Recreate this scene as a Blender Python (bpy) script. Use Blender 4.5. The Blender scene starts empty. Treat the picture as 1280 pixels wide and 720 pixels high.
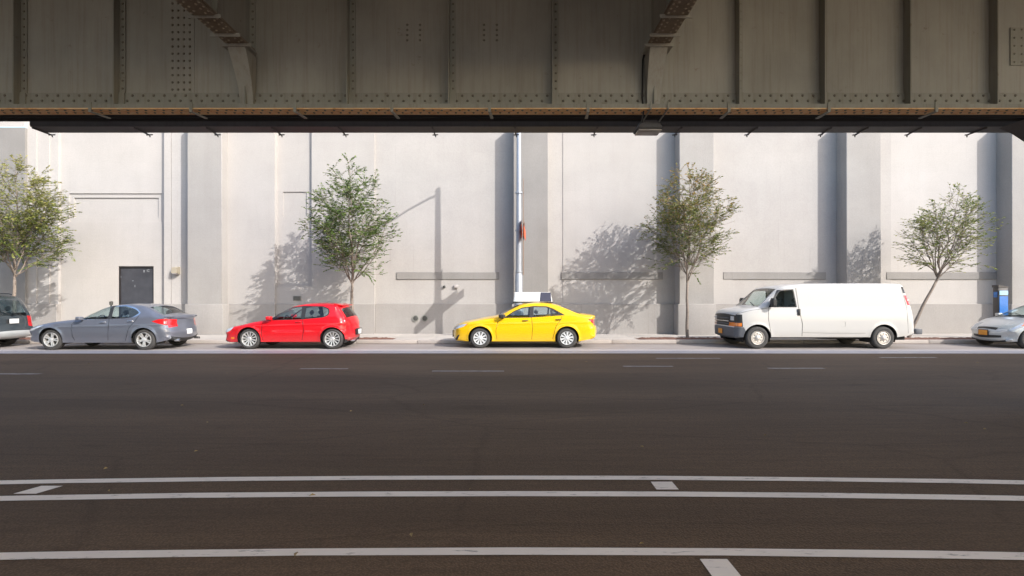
import bpy, bmesh, math, random
import numpy as np
from mathutils import Vector, Matrix
from mathutils.geometry import delaunay_2d_cdt

sc = bpy.context.scene
C = sc.collection
# ------------------------------------------------------------------ camera
F = 640.0            # focal length in photo pixels (photo 1280 wide)
CAMH = 1.65
cam = bpy.data.cameras.new('camera'); camo = bpy.data.objects.new('camera', cam); C.objects.link(camo)
cam.sensor_width = 36.0; cam.lens = 36.0 * F / 1280.0
cam.shift_y = 11.0 / 1280.0
camo.location = (0, 0, CAMH); camo.rotation_euler = (math.radians(90), 0, 0)
cam.clip_start = 0.05; cam.clip_end = 5000
sc.camera = camo
# ------------------------------------------------------------------ sky and sun
SUN_TRAVEL = Vector((-1.2, 1.0, -1.0))
to_sun = -SUN_TRAVEL.normalized()
world = bpy.data.worlds.new("World"); sc.world = world; world.use_nodes = True
wn = world.node_tree
bg = wn.nodes['Background']
sky = wn.nodes.new('ShaderNodeTexSky'); sky.sky_type = 'NISHITA'; sky.sun_disc = False
sky.sun_elevation = math.asin(to_sun.z)
sky.sun_rotation = math.atan2(to_sun.x, to_sun.y)
sky.air_density = 1.0; sky.dust_density = 2.0; sky.ozone_density = 1.0
wn.links.new(sky.outputs[0], bg.inputs[0]); bg.inputs[1].default_value = 0.15
sl = bpy.data.lights.new('sun', 'SUN'); sl.energy = 2.05; sl.angle = math.radians(0.5); sl.color = (1.0, 0.962, 0.905)
so = bpy.data.objects.new('sun', sl); C.objects.link(so)
so.rotation_euler = SUN_TRAVEL.to_track_quat('-Z', 'Y').to_euler(); so.location = (20, -20, 30)
sc.view_settings.view_transform = 'Standard'; sc.view_settings.look = 'None'
sc.view_settings.exposure = 1.32; sc.view_settings.gamma = 1.0
sc.view_settings.use_curve_mapping = False
sc.render.engine = 'CYCLES'
sc.cycles.max_bounces = 10; sc.cycles.diffuse_bounces = 6; sc.cycles.transparent_max_bounces = 16

# ------------------------------------------------------------------ helpers
def PX(px, d):            # photo column -> world X at depth d (used to survey the place)
    return (px - 640.0) * d / F
def PZ(py, d):            # photo row -> world height at depth d
    return CAMH + (371.0 - py) * d / F

def link(name, me, mat=None, parent=None):
    o = bpy.data.objects.new(name, me); C.objects.link(o)
    if mat is not None:
        me.materials.clear(); me.materials.append(mat)
    if parent is not None: o.parent = parent
    return o
def tag(o, label=None, cat=None, group=None, kind=None):
    if label: o['label'] = label
    if cat: o['category'] = cat
    if group: o['group'] = group
    if kind: o['kind'] = kind
    return o
def empty(name, loc=(0, 0, 0)):
    o = bpy.data.objects.new(name, None); C.objects.link(o); o.location = loc; o.empty_display_size = .2
    return o
def fin(bm, name, smooth=False, angle=None):
    me = bpy.data.meshes.new(name); bm.normal_update(); bm.to_mesh(me); bm.free()
    if smooth:
        me.polygons.foreach_set('use_smooth', [True] * len(me.polygons))
        if angle: me.set_sharp_from_angle(angle=math.radians(angle))
    return me
def box(bm, x0, x1, y0, y1, z0, z1):
    v = [bm.verts.new(p) for p in ((x0,y0,z0),(x1,y0,z0),(x1,y1,z0),(x0,y1,z0),(x0,y0,z1),(x1,y0,z1),(x1,y1,z1),(x0,y1,z1))]
    for f in ((3,2,1,0),(4,5,6,7),(0,1,5,4),(1,2,6,5),(2,3,7,6),(3,0,4,7)): bm.faces.new([v[i] for i in f])
    return v
def rbox_me(name, x0, x1, y0, y1, z0, z1, r=.01, seg=2):
    bm = bmesh.new(); box(bm, min(x0,x1), max(x0,x1), min(y0,y1), max(y0,y1), min(z0,z1), max(z0,z1))
    bmesh.ops.bevel(bm, geom=bm.edges[:], offset=r, segments=seg, affect='EDGES', profile=.5)
    return fin(bm, name, True, 40)
def rbox(name, x0, x1, y0, y1, z0, z1, mat, parent=None, r=.01, seg=2):
    return link(name, rbox_me(name, x0, x1, y0, y1, z0, z1, r, seg), mat, parent)
def pbox(name, x0, x1, y0, y1, z0, z1, mat, parent=None):
    bm = bmesh.new(); box(bm, x0, x1, y0, y1, z0, z1)
    return link(name, fin(bm, name), mat, parent)
def hexa(bm, pts):       # 8 points: bottom 4 ccw, top 4 ccw
    v = [bm.verts.new(p) for p in pts]
    for f in ((3,2,1,0),(4,5,6,7),(0,1,5,4),(1,2,6,5),(2,3,7,6),(3,0,4,7)): bm.faces.new([v[i] for i in f])
def tube(bm, pts, rads, n=8, cap=True):
    rings = []; prev = None
    pts = [Vector(p) for p in pts]
    if not hasattr(rads, '__len__'): rads = [rads] * len(pts)
    for i, p in enumerate(pts):
        a = pts[max(i-1, 0)]; b = pts[min(i+1, len(pts)-1)]
        t = (b - a).normalized()
        if prev is None:
            u = t.cross(Vector((0,0,1)))
            if u.length < .05: u = t.cross(Vector((1,0,0)))
        else:
            u = prev - t * prev.dot(t)
        u.normalize(); prev = u; w = t.cross(u)
        rings.append([bm.verts.new(p + (u*math.cos(2*math.pi*k/n) + w*math.sin(2*math.pi*k/n)) * rads[i]) for k in range(n)])
    for i in range(len(rings)-1):
        for k in range(n):
            bm.faces.new((rings[i][k], rings[i][(k+1)%n], rings[i+1][(k+1)%n], rings[i+1][k]))
    if cap:
        bm.faces.new(list(reversed(rings[0]))); bm.faces.new(rings[-1])
def lathe(bm, prof, n=32, axis='y', c=(0,0,0), close=False):
    rings = []
    for (r, h) in prof:
        ring = []
        for k in range(n):
            a = 2*math.pi*k/n
            if axis == 'y': p = (c[0]+r*math.cos(a), c[1]+h, c[2]+r*math.sin(a))
            else: p = (c[0]+r*math.cos(a), c[1]+r*math.sin(a), c[2]+h)
            ring.append(bm.verts.new(p))
        rings.append(ring)
    m = len(rings)
    for i in range(m if close else m-1):
        A = rings[i]; B = rings[(i+1) % m]
        for k in range(n): bm.faces.new((A[k], A[(k+1)%n], B[(k+1)%n], B[k]))
    return rings
def dome(bm, p, axis, r, n=6):          # rivet head
    ax = Vector(axis).normalized(); u = ax.orthogonal().normalized(); w = ax.cross(u); p = Vector(p)
    A = [bm.verts.new(p + (u*math.cos(2*math.pi*k/n)+w*math.sin(2*math.pi*k/n))*r) for k in range(n)]
    B = [bm.verts.new(p + ax*r*.6 + (u*math.cos(2*math.pi*k/n)+w*math.sin(2*math.pi*k/n))*r*.62) for k in range(n)]
    for k in range(n): bm.faces.new((A[k], A[(k+1)%n], B[(k+1)%n], B[k]))
    bm.faces.new(B)

# ------------------------------------------------------------------ materials
def newmat(name):
    m = bpy.data.materials.new(name); m.use_nodes = True
    nt = m.node_tree; return m, nt, nt.nodes['Principled BSDF']
def nd(nt, t, **kw):
    n = nt.nodes.new(t)
    for k, v in kw.items():
        if k in n.bl_rna.properties: setattr(n, k, v)
        else: n.inputs[k].default_value = v
    return n
def plain(name, col, rough=.5, metal=0.0, coat=0.0, vary=.12, scale=6.0, bump=0.0, spec=.5):
    m, nt, b = newmat(name)
    b.inputs['Roughness'].default_value = rough; b.inputs['Metallic'].default_value = metal
    b.inputs['Coat Weight'].default_value = coat; b.inputs['Coat Roughness'].default_value = .03
    b.inputs['Specular IOR Level'].default_value = spec
    tc = nd(nt, 'ShaderNodeTexCoord'); no = nd(nt, 'ShaderNodeTexNoise', Scale=scale, Detail=5.0)
    nt.links.new(tc.outputs['Object'], no.inputs['Vector'])
    mx = nd(nt, 'ShaderNodeMix', data_type='RGBA')
    mx.inputs[6].default_value = (*[c*(1-vary) for c in col], 1); mx.inputs[7].default_value = (*[min(1, c*(1+vary)) for c in col], 1)
    nt.links.new(no.outputs[0], mx.inputs[0]); nt.links.new(mx.outputs[2], b.inputs['Base Color'])
    if bump:
        bp = nd(nt, 'ShaderNodeBump', Strength=bump, Distance=.01); n2 = nd(nt, 'ShaderNodeTexNoise', Scale=scale*12, Detail=4.0)
        nt.links.new(tc.outputs['Object'], n2.inputs['Vector']); nt.links.new(n2.outputs[0], bp.inputs['Height']); nt.links.new(bp.outputs[0], b.inputs['Normal'])
    return m
def ramp(nt, stops):
    r = nd(nt, 'ShaderNodeValToRGB'); e = r.color_ramp.elements
    while len(e) < len(stops): e.new(.5)
    for i, (p, c) in enumerate(stops):
        e[i].position = p; e[i].color = (*c, 1) if len(c) == 3 else c
    return r
def mapped(nt, scale, coord='pos'):
    if coord == 'pos':
        g = nd(nt, 'ShaderNodeNewGeometry'); src = g.outputs['Position']
    else:
        g = nd(nt, 'ShaderNodeTexCoord'); src = g.outputs['Object']
    mp = nd(nt, 'ShaderNodeMapping'); mp.inputs['Scale'].default_value = scale
    nt.links.new(src, mp.inputs['Vector']); return mp.outputs[0]
def mul(nt, a, b, fac=1.0):
    m = nd(nt, 'ShaderNodeMix', data_type='RGBA', blend_type='MULTIPLY'); m.inputs[0].default_value = fac
    nt.links.new(a, m.inputs[6]); nt.links.new(b, m.inputs[7]); return m.outputs[2]
def concrete(name, col, streak=.5, stain=(.78, .75, .73), rough=.85, blot=.14):
    m, nt, b = newmat(name); b.inputs['Roughness'].default_value = rough; b.inputs['Specular IOR Level'].default_value = .25
    n1 = nd(nt, 'ShaderNodeTexNoise', Scale=.55, Detail=7.0, Roughness=.62); nt.links.new(mapped(nt, (1,1,1)), n1.inputs['Vector'])
    r1 = ramp(nt, [(.3, tuple(c*(1-blot) for c in col)), (.7, tuple(min(1, c*(1+blot*.55)) for c in col))]); nt.links.new(n1.outputs[0], r1.inputs[0])
    # rain streaks: stretched down the wall
    n2 = nd(nt, 'ShaderNodeTexNoise', Scale=1.0, Detail=6.0, Roughness=.7); nt.links.new(mapped(nt, (1.6, 1.6, .16)), n2.inputs['Vector'])
    r2 = ramp(nt, [(.36, stain), (.6, (1, 1, 1))]); nt.links.new(n2.outputs[0], r2.inputs[0])
    n3 = nd(nt, 'ShaderNodeTexNoise', Scale=24.0, Detail=4.0); nt.links.new(mapped(nt, (1,1,1)), n3.inputs['Vector'])
    r3 = ramp(nt, [(.3, (.9, .9, .9)), (.7, (1.04, 1.04, 1.04))]); nt.links.new(n3.outputs[0], r3.inputs[0])
    # trowelled patches, squarish
    br = nd(nt, 'ShaderNodeTexBrick', Scale=1.0); br.inputs['Color1'].default_value = (1,1,1,1); br.inputs['Color2'].default_value = (.955,.955,.955,1)
    br.inputs['Mortar'].default_value = (.93,.93,.93,1); br.inputs['Mortar Size'].default_value = .004; br.inputs['Brick Width'].default_value = .8; br.inputs['Row Height'].default_value = .4
    nz = nd(nt, 'ShaderNodeMapping'); nz.inputs['Rotation'].default_value = (math.radians(90), 0, 0)
    g = nd(nt, 'ShaderNodeNewGeometry'); nt.links.new(g.outputs['Position'], nz.inputs['Vector']); nt.links.new(nz.outputs[0], br.inputs['Vector'])
    # thin dark runs and hairline cracks
    n5 = nd(nt, 'ShaderNodeTexNoise', Scale=1.0, Detail=5.0, Roughness=.8); nt.links.new(mapped(nt, (9.0, 9.0, .12)), n5.inputs['Vector'])
    r5 = ramp(nt, [(.28, (.80, .785, .77)), (.38, (1, 1, 1))]); nt.links.new(n5.outputs[0], r5.inputs[0])
    v6 = nd(nt, 'ShaderNodeTexVoronoi', Scale=.5, feature='DISTANCE_TO_EDGE'); ps = mapped(nt, (1, 1, .8)); w6 = nd(nt, 'ShaderNodeTexNoise', Scale=3.0, Detail=6.0, Roughness=.7); nt.links.new(ps, w6.inputs['Vector'])
    a6 = nd(nt, 'ShaderNodeMix', data_type='VECTOR'); a6.inputs[0].default_value = .2; nt.links.new(ps, a6.inputs[4]); nt.links.new(w6.outputs['Color'], a6.inputs[5]); nt.links.new(a6.outputs[1], v6.inputs['Vector'])
    r6 = ramp(nt, [(.0, (.80, .79, .78)), (.008, (1, 1, 1))]); nt.links.new(v6.outputs['Distance'], r6.inputs[0])
    c = mul(nt, r1.outputs[0], r5.outputs[0], .7); c = mul(nt, c, r6.outputs[0], .14); c = mul(nt, c, r2.outputs[0], streak); c = mul(nt, c, r3.outputs[0], .6); c = mul(nt, c, br.outputs[0], .5)
    nt.links.new(c, b.inputs['Base Color'])
    bp = nd(nt, 'ShaderNodeBump', Strength=.25, Distance=.01); nt.links.new(n3.outputs[0], bp.inputs['Height']); nt.links.new(bp.outputs[0], b.inputs['Normal'])
    return m
def asphalt():
    m, nt, b = newmat('asphalt'); b.inputs['Roughness'].default_value = .8; b.inputs['Specular IOR Level'].default_value = .24
    base = (.142, .093, .058)
    n1 = nd(nt, 'ShaderNodeTexNoise', Scale=.35, Detail=6.0, Roughness=.6); nt.links.new(mapped(nt, (.35, 1.6, 1)), n1.inputs['Vector'])
    r1 = ramp(nt, [(.3, tuple(c*.8 for c in base)), (.7, tuple(c*1.18 for c in base))]); nt.links.new(n1.outputs[0], r1.inputs[0])
    n2 = nd(nt, 'ShaderNodeTexNoise', Scale=1.0, Detail=8.0, Roughness=.75); nt.links.new(mapped(nt, (.7, 14.0, 1)), n2.inputs['Vector'])
    r2 = ramp(nt, [(.32, (.78, .78, .79)), (.62, (1.06, 1.05, 1.04))]); nt.links.new(n2.outputs[0], r2.inputs[0])
    n3 = nd(nt, 'ShaderNodeTexVoronoi', Scale=70.0); nt.links.new(mapped(nt, (1,1,1)), n3.inputs['Vector'])
    r3 = ramp(nt, [(.0, (1.5, 1.45, 1.38)), (.3, (.95, .95, .95)), (.8, (.62, .62, .62))]); nt.links.new(n3.outputs['Distance'], r3.inputs[0])
    c = mul(nt, r1.outputs[0], r2.outputs[0], .95); c = mul(nt, c, r3.outputs[0], .8)
    # hairline cracks and sealed seams
    v2 = nd(nt, 'ShaderNodeTexVoronoi', Scale=.42, feature='DISTANCE_TO_EDGE'); wv = nd(nt, 'ShaderNodeTexNoise', Scale=2.2, Detail=6.0, Roughness=.7)
    ps = mapped(nt, (.55, 1.3, 1)); nt.links.new(ps, wv.inputs['Vector']); ad = nd(nt, 'ShaderNodeMix', data_type='VECTOR'); ad.inputs[0].default_value = .16
    nt.links.new(ps, ad.inputs[4]); nt.links.new(wv.outputs['Color'], ad.inputs[5]); nt.links.new(ad.outputs[1], v2.inputs['Vector'])
    rc = ramp(nt, [(.0, (.55, .53, .52)), (.006, (.8, .8, .8)), (.012, (1, 1, 1))]); nt.links.new(v2.outputs['Distance'], rc.inputs[0]); c = mul(nt, c, rc.outputs[0], .4)
    # tyre-polished tracks along the lanes
    wt = nd(nt, 'ShaderNodeTexNoise', Scale=1.0, Detail=2.0); nt.links.new(mapped(nt, (.02, .55, 1)), wt.inputs['Vector'])
    rt = ramp(nt, [(.38, (.84, .84, .85)), (.6, (1.08, 1.07, 1.06))]); nt.links.new(wt.outputs[0], rt.inputs[0]); c = mul(nt, c, rt.outputs[0], .8)
    # oil drips, scattered
    n4 = nd(nt, 'ShaderNodeTexNoise', Scale=1.7, Detail=3.0); nt.links.new(mapped(nt, (.6, 1.5, 1)), n4.inputs['Vector'])
    r4 = ramp(nt, [(.27, (.72, .71, .7)), (.36, (1, 1, 1))]); nt.links.new(n4.outputs[0], r4.inputs[0]); c = mul(nt, c, r4.outputs[0], .6)
    nt.links.new(c, b.inputs['Base Color'])
    bp = nd(nt, 'ShaderNodeBump', Strength=.5, Distance=.008); nt.links.new(n3.outputs['Distance'], bp.inputs['Height']); nt.links.new(bp.outputs[0], b.inputs['Normal'])
    return m
def roadpaint(name, col=(.88, .79, .71), wear=.38, under=(.13, .11, .095)):
    m, nt, b = newmat(name); b.inputs['Roughness'].default_value = .6
    n1 = nd(nt, 'ShaderNodeTexNoise', Scale=9.0, Detail=8.0, Roughness=.75); nt.links.new(mapped(nt, (.5, 2.5, 1)), n1.inputs['Vector'])
    r1 = ramp(nt, [(wear-.07, under), (wear+.05, col)]); nt.links.new(n1.outputs[0], r1.inputs[0])
    n2 = nd(nt, 'ShaderNodeTexNoise', Scale=1.3, Detail=4.0); nt.links.new(mapped(nt, (1, 1, 1)), n2.inputs['Vector'])
    r2 = ramp(nt, [(.3, (.86, .86, .88)), (.7, (1, 1, 1))]); nt.links.new(n2.outputs[0], r2.inputs[0])
    nt.links.new(mul(nt, r1.outputs[0], r2.outputs[0]), b.inputs['Base Color']); return m
def steelpaint(name, col, rust=.25, rough=.55):
    m, nt, b = newmat(name); b.inputs['Roughness'].default_value = rough; b.inputs['Specular IOR Level'].default_value = .4
    n1 = nd(nt, 'ShaderNodeTexNoise', Scale=1.1, Detail=6.0, Roughness=.6); nt.links.new(mapped(nt, (1,1,.7)), n1.inputs['Vector'])
    r1 = ramp(nt, [(.3, tuple(c*.82 for c in col)), (.7, tuple(c*1.12 for c in col))]); nt.links.new(n1.outputs[0], r1.inputs[0])
    n2 = nd(nt, 'ShaderNodeTexNoise', Scale=1.0, Detail=7.0, Roughness=.75); nt.links.new(mapped(nt, (16, 16, .5)), n2.inputs['Vector'])
    r2 = ramp(nt, [(.33, (.78, .72, .66)), (.52, (1, 1, 1))]); nt.links.new(n2.outputs[0], r2.inputs[0])
    n3 = nd(nt, 'ShaderNodeTexNoise', Scale=5.0, Detail=9.0, Roughness=.7); nt.links.new(mapped(nt, (1,1,1)), n3.inputs['Vector'])
    r3 = ramp(nt, [(.30, (.45, .27, .17)), (.38, (1, 1, 1))]); nt.links.new(n3.outputs[0], r3.inputs[0])
    c = mul(nt, r1.outputs[0], r2.outputs[0], .7); c = mul(nt, c, r3.outputs[0], rust*2)
    nt.links.new(c, b.inputs['Base Color'])
    bp = nd(nt, 'ShaderNodeBump', Strength=.12, Distance=.01); nt.links.new(n3.outputs[0], bp.inputs['Height']); nt.links.new(bp.outputs[0], b.inputs['Normal'])
    return m
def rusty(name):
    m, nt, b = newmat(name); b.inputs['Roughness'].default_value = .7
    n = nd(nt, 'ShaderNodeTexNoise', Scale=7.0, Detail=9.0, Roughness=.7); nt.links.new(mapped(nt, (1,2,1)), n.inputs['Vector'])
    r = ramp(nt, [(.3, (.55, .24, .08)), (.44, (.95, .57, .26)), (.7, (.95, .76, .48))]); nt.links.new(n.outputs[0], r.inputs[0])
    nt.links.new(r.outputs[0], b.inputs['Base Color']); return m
def carpaint(name, col, metal=0.0, rough=.28, dirt=.25):
    m, nt, b = newmat(name)
    b.inputs['Metallic'].default_value = metal; b.inputs['Roughness'].default_value = rough
    b.inputs['Coat Weight'].default_value = .7; b.inputs['Specular IOR Level'].default_value = .3; b.inputs['Coat Roughness'].default_value = .04
    no = nd(nt, 'ShaderNodeTexNoise', Scale=3.0, Detail=7.0, Roughness=.65); nt.links.new(mapped(nt, (1,1,1), 'obj'), no.inputs['Vector'])
    # road dust gathers on the lower panels
    tc = nd(nt, 'ShaderNodeTexCoord'); sp = nd(nt, 'ShaderNodeSeparateXYZ'); nt.links.new(tc.outputs['Object'], sp.inputs[0])
    mr = nd(nt, 'ShaderNodeMapRange'); mr.inputs['From Min'].default_value = .62; mr.inputs['From Max'].default_value = .15
    nt.links.new(sp.outputs['Z'], mr.inputs['Value'])
    mu = nd(nt, 'ShaderNodeMath', operation='MULTIPLY'); nt.links.new(mr.outputs[0], mu.inputs[0]); nt.links.new(no.outputs[0], mu.inputs[1])
    mu2 = nd(nt, 'ShaderNodeMath', operation='MULTIPLY'); nt.links.new(mu.outputs[0], mu2.inputs[0]); mu2.inputs[1].default_value = dirt * 2
    mx = nd(nt, 'ShaderNodeMix', data_type='RGBA'); mx.inputs[6].default_value = (*col, 1); mx.inputs[7].default_value = (.30, .26, .22, 1)
    nt.links.new(mu2.outputs[0], mx.inputs[0]); nt.links.new(mx.outputs[2], b.inputs['Base Color'])
    return m
def glassmat(name, tint=(.80, .90, .90), refl=.9):
    m = bpy.data.materials.new(name); m.use_nodes = True; nt = m.node_tree; nt.nodes.clear()
    out = nd(nt, 'ShaderNodeOutputMaterial'); tr = nd(nt, 'ShaderNodeBsdfTransparent'); gl = nd(nt, 'ShaderNodeBsdfGlossy')
    no = nd(nt, 'ShaderNodeTexNoise', Scale=2.0, Detail=3.0); nt.links.new(mapped(nt, (1,1,1), 'obj'), no.inputs['Vector'])
    r = ramp(nt, [(.3, tuple(c*.93 for c in tint)), (.7, tint)]); nt.links.new(no.outputs[0], r.inputs[0]); nt.links.new(r.outputs[0], tr.inputs['Color'])
    gl.inputs['Roughness'].default_value = .015; gl.inputs['Color'].default_value = (refl, refl, refl, 1)
    lw = nd(nt, 'ShaderNodeLayerWeight', Blend=.5); pw = nd(nt, 'ShaderNodeMath', operation='POWER'); pw.inputs[1].default_value = 5.0
    fr = nd(nt, 'ShaderNodeMath', operation='MULTIPLY_ADD'); fr.inputs[1].default_value = .92; fr.inputs[2].default_value = .06; mx = nd(nt, 'ShaderNodeMixShader')
    nt.links.new(lw.outputs['Facing'], pw.inputs[0]); nt.links.new(pw.outputs[0], fr.inputs[0]); nt.links.new(fr.outputs[0], mx.inputs[0]); nt.links.new(tr.outputs[0], mx.inputs[1]); nt.links.new(gl.outputs[0], mx.inputs[2]); nt.links.new(mx.outputs[0], out.inputs[0])
    return m
def leafmat(name, c0, c1, c2):
    m = bpy.data.materials.new(name); m.use_nodes = True; nt = m.node_tree; nt.nodes.clear()
    out = nd(nt, 'ShaderNodeOutputMaterial'); at = nd(nt, 'ShaderNodeAttribute', attribute_name='leaf_tone')
    r = ramp(nt, [(0, c0), (.5, c1), (1, c2)]); nt.links.new(at.outputs['Fac'], r.inputs[0])
    pb = nd(nt, 'ShaderNodeBsdfPrincipled', Roughness=.5); pb.inputs['Specular IOR Level'].default_value = .35
    tl = nd(nt, 'ShaderNodeBsdfTranslucent'); mx = nd(nt, 'ShaderNodeMixShader'); mx.inputs[0].default_value = .3
    nt.links.new(r.outputs[0], pb.inputs['Base Color']); nt.links.new(r.outputs[0], tl.inputs['Color'])
    nt.links.new(pb.outputs[0], mx.inputs[1]); nt.links.new(tl.outputs[0], mx.inputs[2]); nt.links.new(mx.outputs[0], out.inputs[0])
    return m

M = {}
M['asphalt'] = asphalt()
M['paint'] = roadpaint('road_paint'); M['paint_worn'] = roadpaint('worn_road_paint', (.38, .34, .32), .52)
M['paint_wide'] = roadpaint('edge_line_paint', (.50, .46, .45), .30)
M['ground'] = concrete('far_ground', (.28, .27, .25))
M['walk'] = concrete('pavement_concrete', (.50, .46, .42), .2)
M['kerb'] = concrete('kerb_concrete', (.42, .38, .35), .2)
M['gutter'] = concrete('gutter_concrete', (.33, .295, .275), .2)
M['wall'] = concrete('wall_render', (.418, .398, .383), .14, blot=.07)
M['wall_brightened'] = concrete('brightened_wall_render', (.46, .438, .421), .14, blot=.07)  # same render, local brightness of the end bays put into its colour
M['pil'] = concrete('pilaster_concrete', (.272, .262, .252), .2, blot=.10)
M['pil_pale'] = concrete('pale_pilaster_concrete', (.345, .331, .318), .2, blot=.09)
M['plinth'] = concrete('plinth_concrete', (.340, .322, .307), .2, blot=.09)
M['ledge'] = concrete('ledge_concrete', (.282, .271, .260), .2)
M['girder'] = steelpaint('girder_paint', (.362, .352, .318))
M['girder2'] = steelpaint('stiffener_paint', (.308, .305, .270))
M['rivet'] = steelpaint('rivet_paint', (.20, .18, .15))
M['bracket'] = steelpaint('bracket_paint', (.27, .22, .17), .5)
M['rust'] = rusty('rusty_bounce_lit_flange')  # rust tones, brightened so the colour carries warm bounced light
M['fascia'] = steelpaint('dark_fascia_paint', (.115, .113, .12), .2)
M['deck'] = concrete('deck_concrete', (.33, .30, .27), .5)
M['black'] = plain('black_rubber_cable', (.018, .018, .02), .5)
M['tyre'] = plain('tyre_rubber', (.05, .048, .047), .8, vary=.3, scale=12, bump=.2)
M['under'] = plain('underbody_black', (.015, .015, .016), .8)
M['trim'] = plain('black_trim_plastic', (.025, .026, .028), .45)
M['greyplastic'] = plain('grey_bumper_plastic', (.10, .105, .12), .6, bump=.1)
M['chrome'] = plain('chrome_trim', (.75, .76, .78), .12, 1.0, vary=.03)
M['alloy'] = plain('alloy_rim', (.66, .65, .64), .3, .55, vary=.08)
M['alloydull'] = plain('steel_rim', (.62, .58, .53), .42, .35, vary=.15)
M['hubcap'] = plain('hubcap_plastic', (.62, .63, .64), .35, .2, vary=.06)
M['disc'] = plain('brake_disc_dark', (.045, .042, .04), .5, .3, vary=.3)
M['lamp'] = plain('headlamp_lens', (.60, .64, .68), .08, .35, 1.0, vary=.18, scale=22)
M['amber'] = plain('amber_lens', (.75, .20, .02), .15, 0, 1.0)
M['red'] = plain('red_lens', (.55, .012, .015), .15, 0, 1.0, vary=.35, scale=14)
M['whitelens'] = plain('white_lens', (.78, .72, .72), .15, 0, 1.0)
M['seat'] = plain('seat_fabric', (.06, .062, .068), .85, vary=.25, scale=30)
M['seatlight'] = plain('seat_grey_fabric', (.2, .2, .2), .85, vary=.2, scale=30)
M['plate_o'] = plain('orange_number_plate', (.72, .30, .04), .5)
M['plate_w'] = plain('white_number_plate', (.72, .72, .72), .5)
M['glass'] = glassmat('window_glass')
M['glassd'] = glassmat('dark_window_glass', (.50, .62, .66))
M['glasst'] = glassmat('tinted_rear_glass', (.10, .12, .13))
M['bark'] = plain('bark', (.23, .19, .16), .9, vary=.4, scale=14, bump=.6)
M['mulch'] = plain('brick_red_mulch', (.15, .075, .055), .95, vary=.5, scale=40, bump=.8)
M['pole'] = plain('galvanised_pole', (.36, .385, .43), .4, .3, vary=.12, scale=8)
M['orange'] = plain('orange_sign_face', (.70, .10, .02), .5, vary=.08)
M['signback'] = plain('sign_back_metal', (.16, .10, .085), .5, .3)
M['door'] = plain('dark_steel_door', (.072, .074, .088), .38, .3, vary=.45, scale=2.4)
M['doorframe'] = plain('door_frame_steel', (.03, .027, .028), .5, .2)
M['scuff'] = plain('pale_scuff_paint', (.22, .23, .25), .7)
M['fixture'] = plain('beige_lamp_housing', (.34, .30, .23), .5)
M['white'] = plain('white_enamel', (.75, .75, .74), .4)
M['vent'] = plain('vent_dark', (.06, .06, .055), .7)
M['ventrim'] = plain('vent_rim', (.22, .22, .20), .6)
M['blue'] = plain('blue_kiosk_panel', (.045, .19, .55), .3, vary=.45, scale=7)
M['lightblue'] = plain('light_blue_band', (.35, .62, .85), .35)
M['kiosk'] = plain('kiosk_dark_metal', (.085, .082, .085), .4, .4)
M['lens'] = plain('pale_lamp_lens', (.42, .39, .38), .3)
M['adwhite'] = plain('white_sign_panel', (.50, .52, .53), .35, vary=.04)
M['adnavy'] = plain('navy_sign_panel', (.028, .030, .058), .55, vary=.25)
M['p_grey'] = carpaint('blue_grey_car_paint', (.165, .180, .225), .45, .28)
M['p_red'] = carpaint('red_car_paint', (.62, .006, .014), 0, .3, .1)
M['p_yellow'] = carpaint('yellow_taxi_paint', (.80, .475, .0), 0, .34, .1)
M['p_white'] = carpaint('white_van_paint', (.53, .52, .505), 0, .4, .5)
M['p_silver'] = carpaint('silver_car_paint', (.52, .54, .55), .35, .3)
M['p_gold'] = carpaint('dark_teal_car_paint', (.045, .058, .068), .3, .22)

# ------------------------------------------------------------------ ground, road, pavement
def sheet(name, x0, x1, y0, y1, z, mat, parent=None, kind='structure'):
    bm = bmesh.new(); vs = [bm.verts.new(p) for p in ((x0,y0,z),(x1,y0,z),(x1,y1,z),(x0,y1,z))]; bm.faces.new(vs)
    o = link(name, fin(bm, name), mat, parent)
    if kind: o['kind'] = kind
    return o
CURB = 18.0; WALK_Z = .13; WALL = 21.0
sheet('ground', -2500, 2500, -2500, 2500, -.05, M['ground'])
road = sheet('road', -200, 200, -40, CURB + .02, 0, M['asphalt'])
def lane_curve(x, d0, k=.0058): return d0 - k * x * x
def line_strip(name, d0, w, x0, x1, mat, z=.004, k=.0058, n=60):
    bm = bmesh.new(); rng = random.Random(int(d0*100)); prev = None
    for i in range(n + 1):
        x = x0 + (x1 - x0) * i / n
        y = lane_curve(max(-9, min(9, x)), d0, k)
        a = bm.verts.new((x, y - w/2 + rng.uniform(-.003, .003), z)); b = bm.verts.new((x, y + w/2 + rng.uniform(-.003, .003), z))
        if prev: bm.faces.new((prev[0], a, b, prev[1]))
        prev = (a, b)
    return link(name, fin(bm, name), mat, road)
line_strip('lane_line', 4.665, .102, -40, 40, M['paint'])
line_strip('lane_line', 4.285, .108, -40, 40, M['paint'])
line_strip('lane_line', 3.315, .095, -40, 40, M['paint'])
line_strip('edge_line', 15.42, 1.06, -60, 60, M['paint_wide'], k=.0004)
def tick(x, dfar, dnear, w, skew=0):
    bm = bmesh.new(); vs = [bm.verts.new(p) for p in ((x-w/2-skew, dnear, .004), (x+w/2-skew, dnear, .004), (x+w/2+skew, dfar, .004), (x-w/2+skew, dfar, .004))]
    bm.faces.new(vs); link('tick_mark', fin(bm, 'tick_mark'), M['paint'], road)
tick(1.33, 4.56, 4.375, .19); tick(-4.04, 4.46, 4.28, .19, .035); tick(1.265, 3.215, 2.6, .172)
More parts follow.
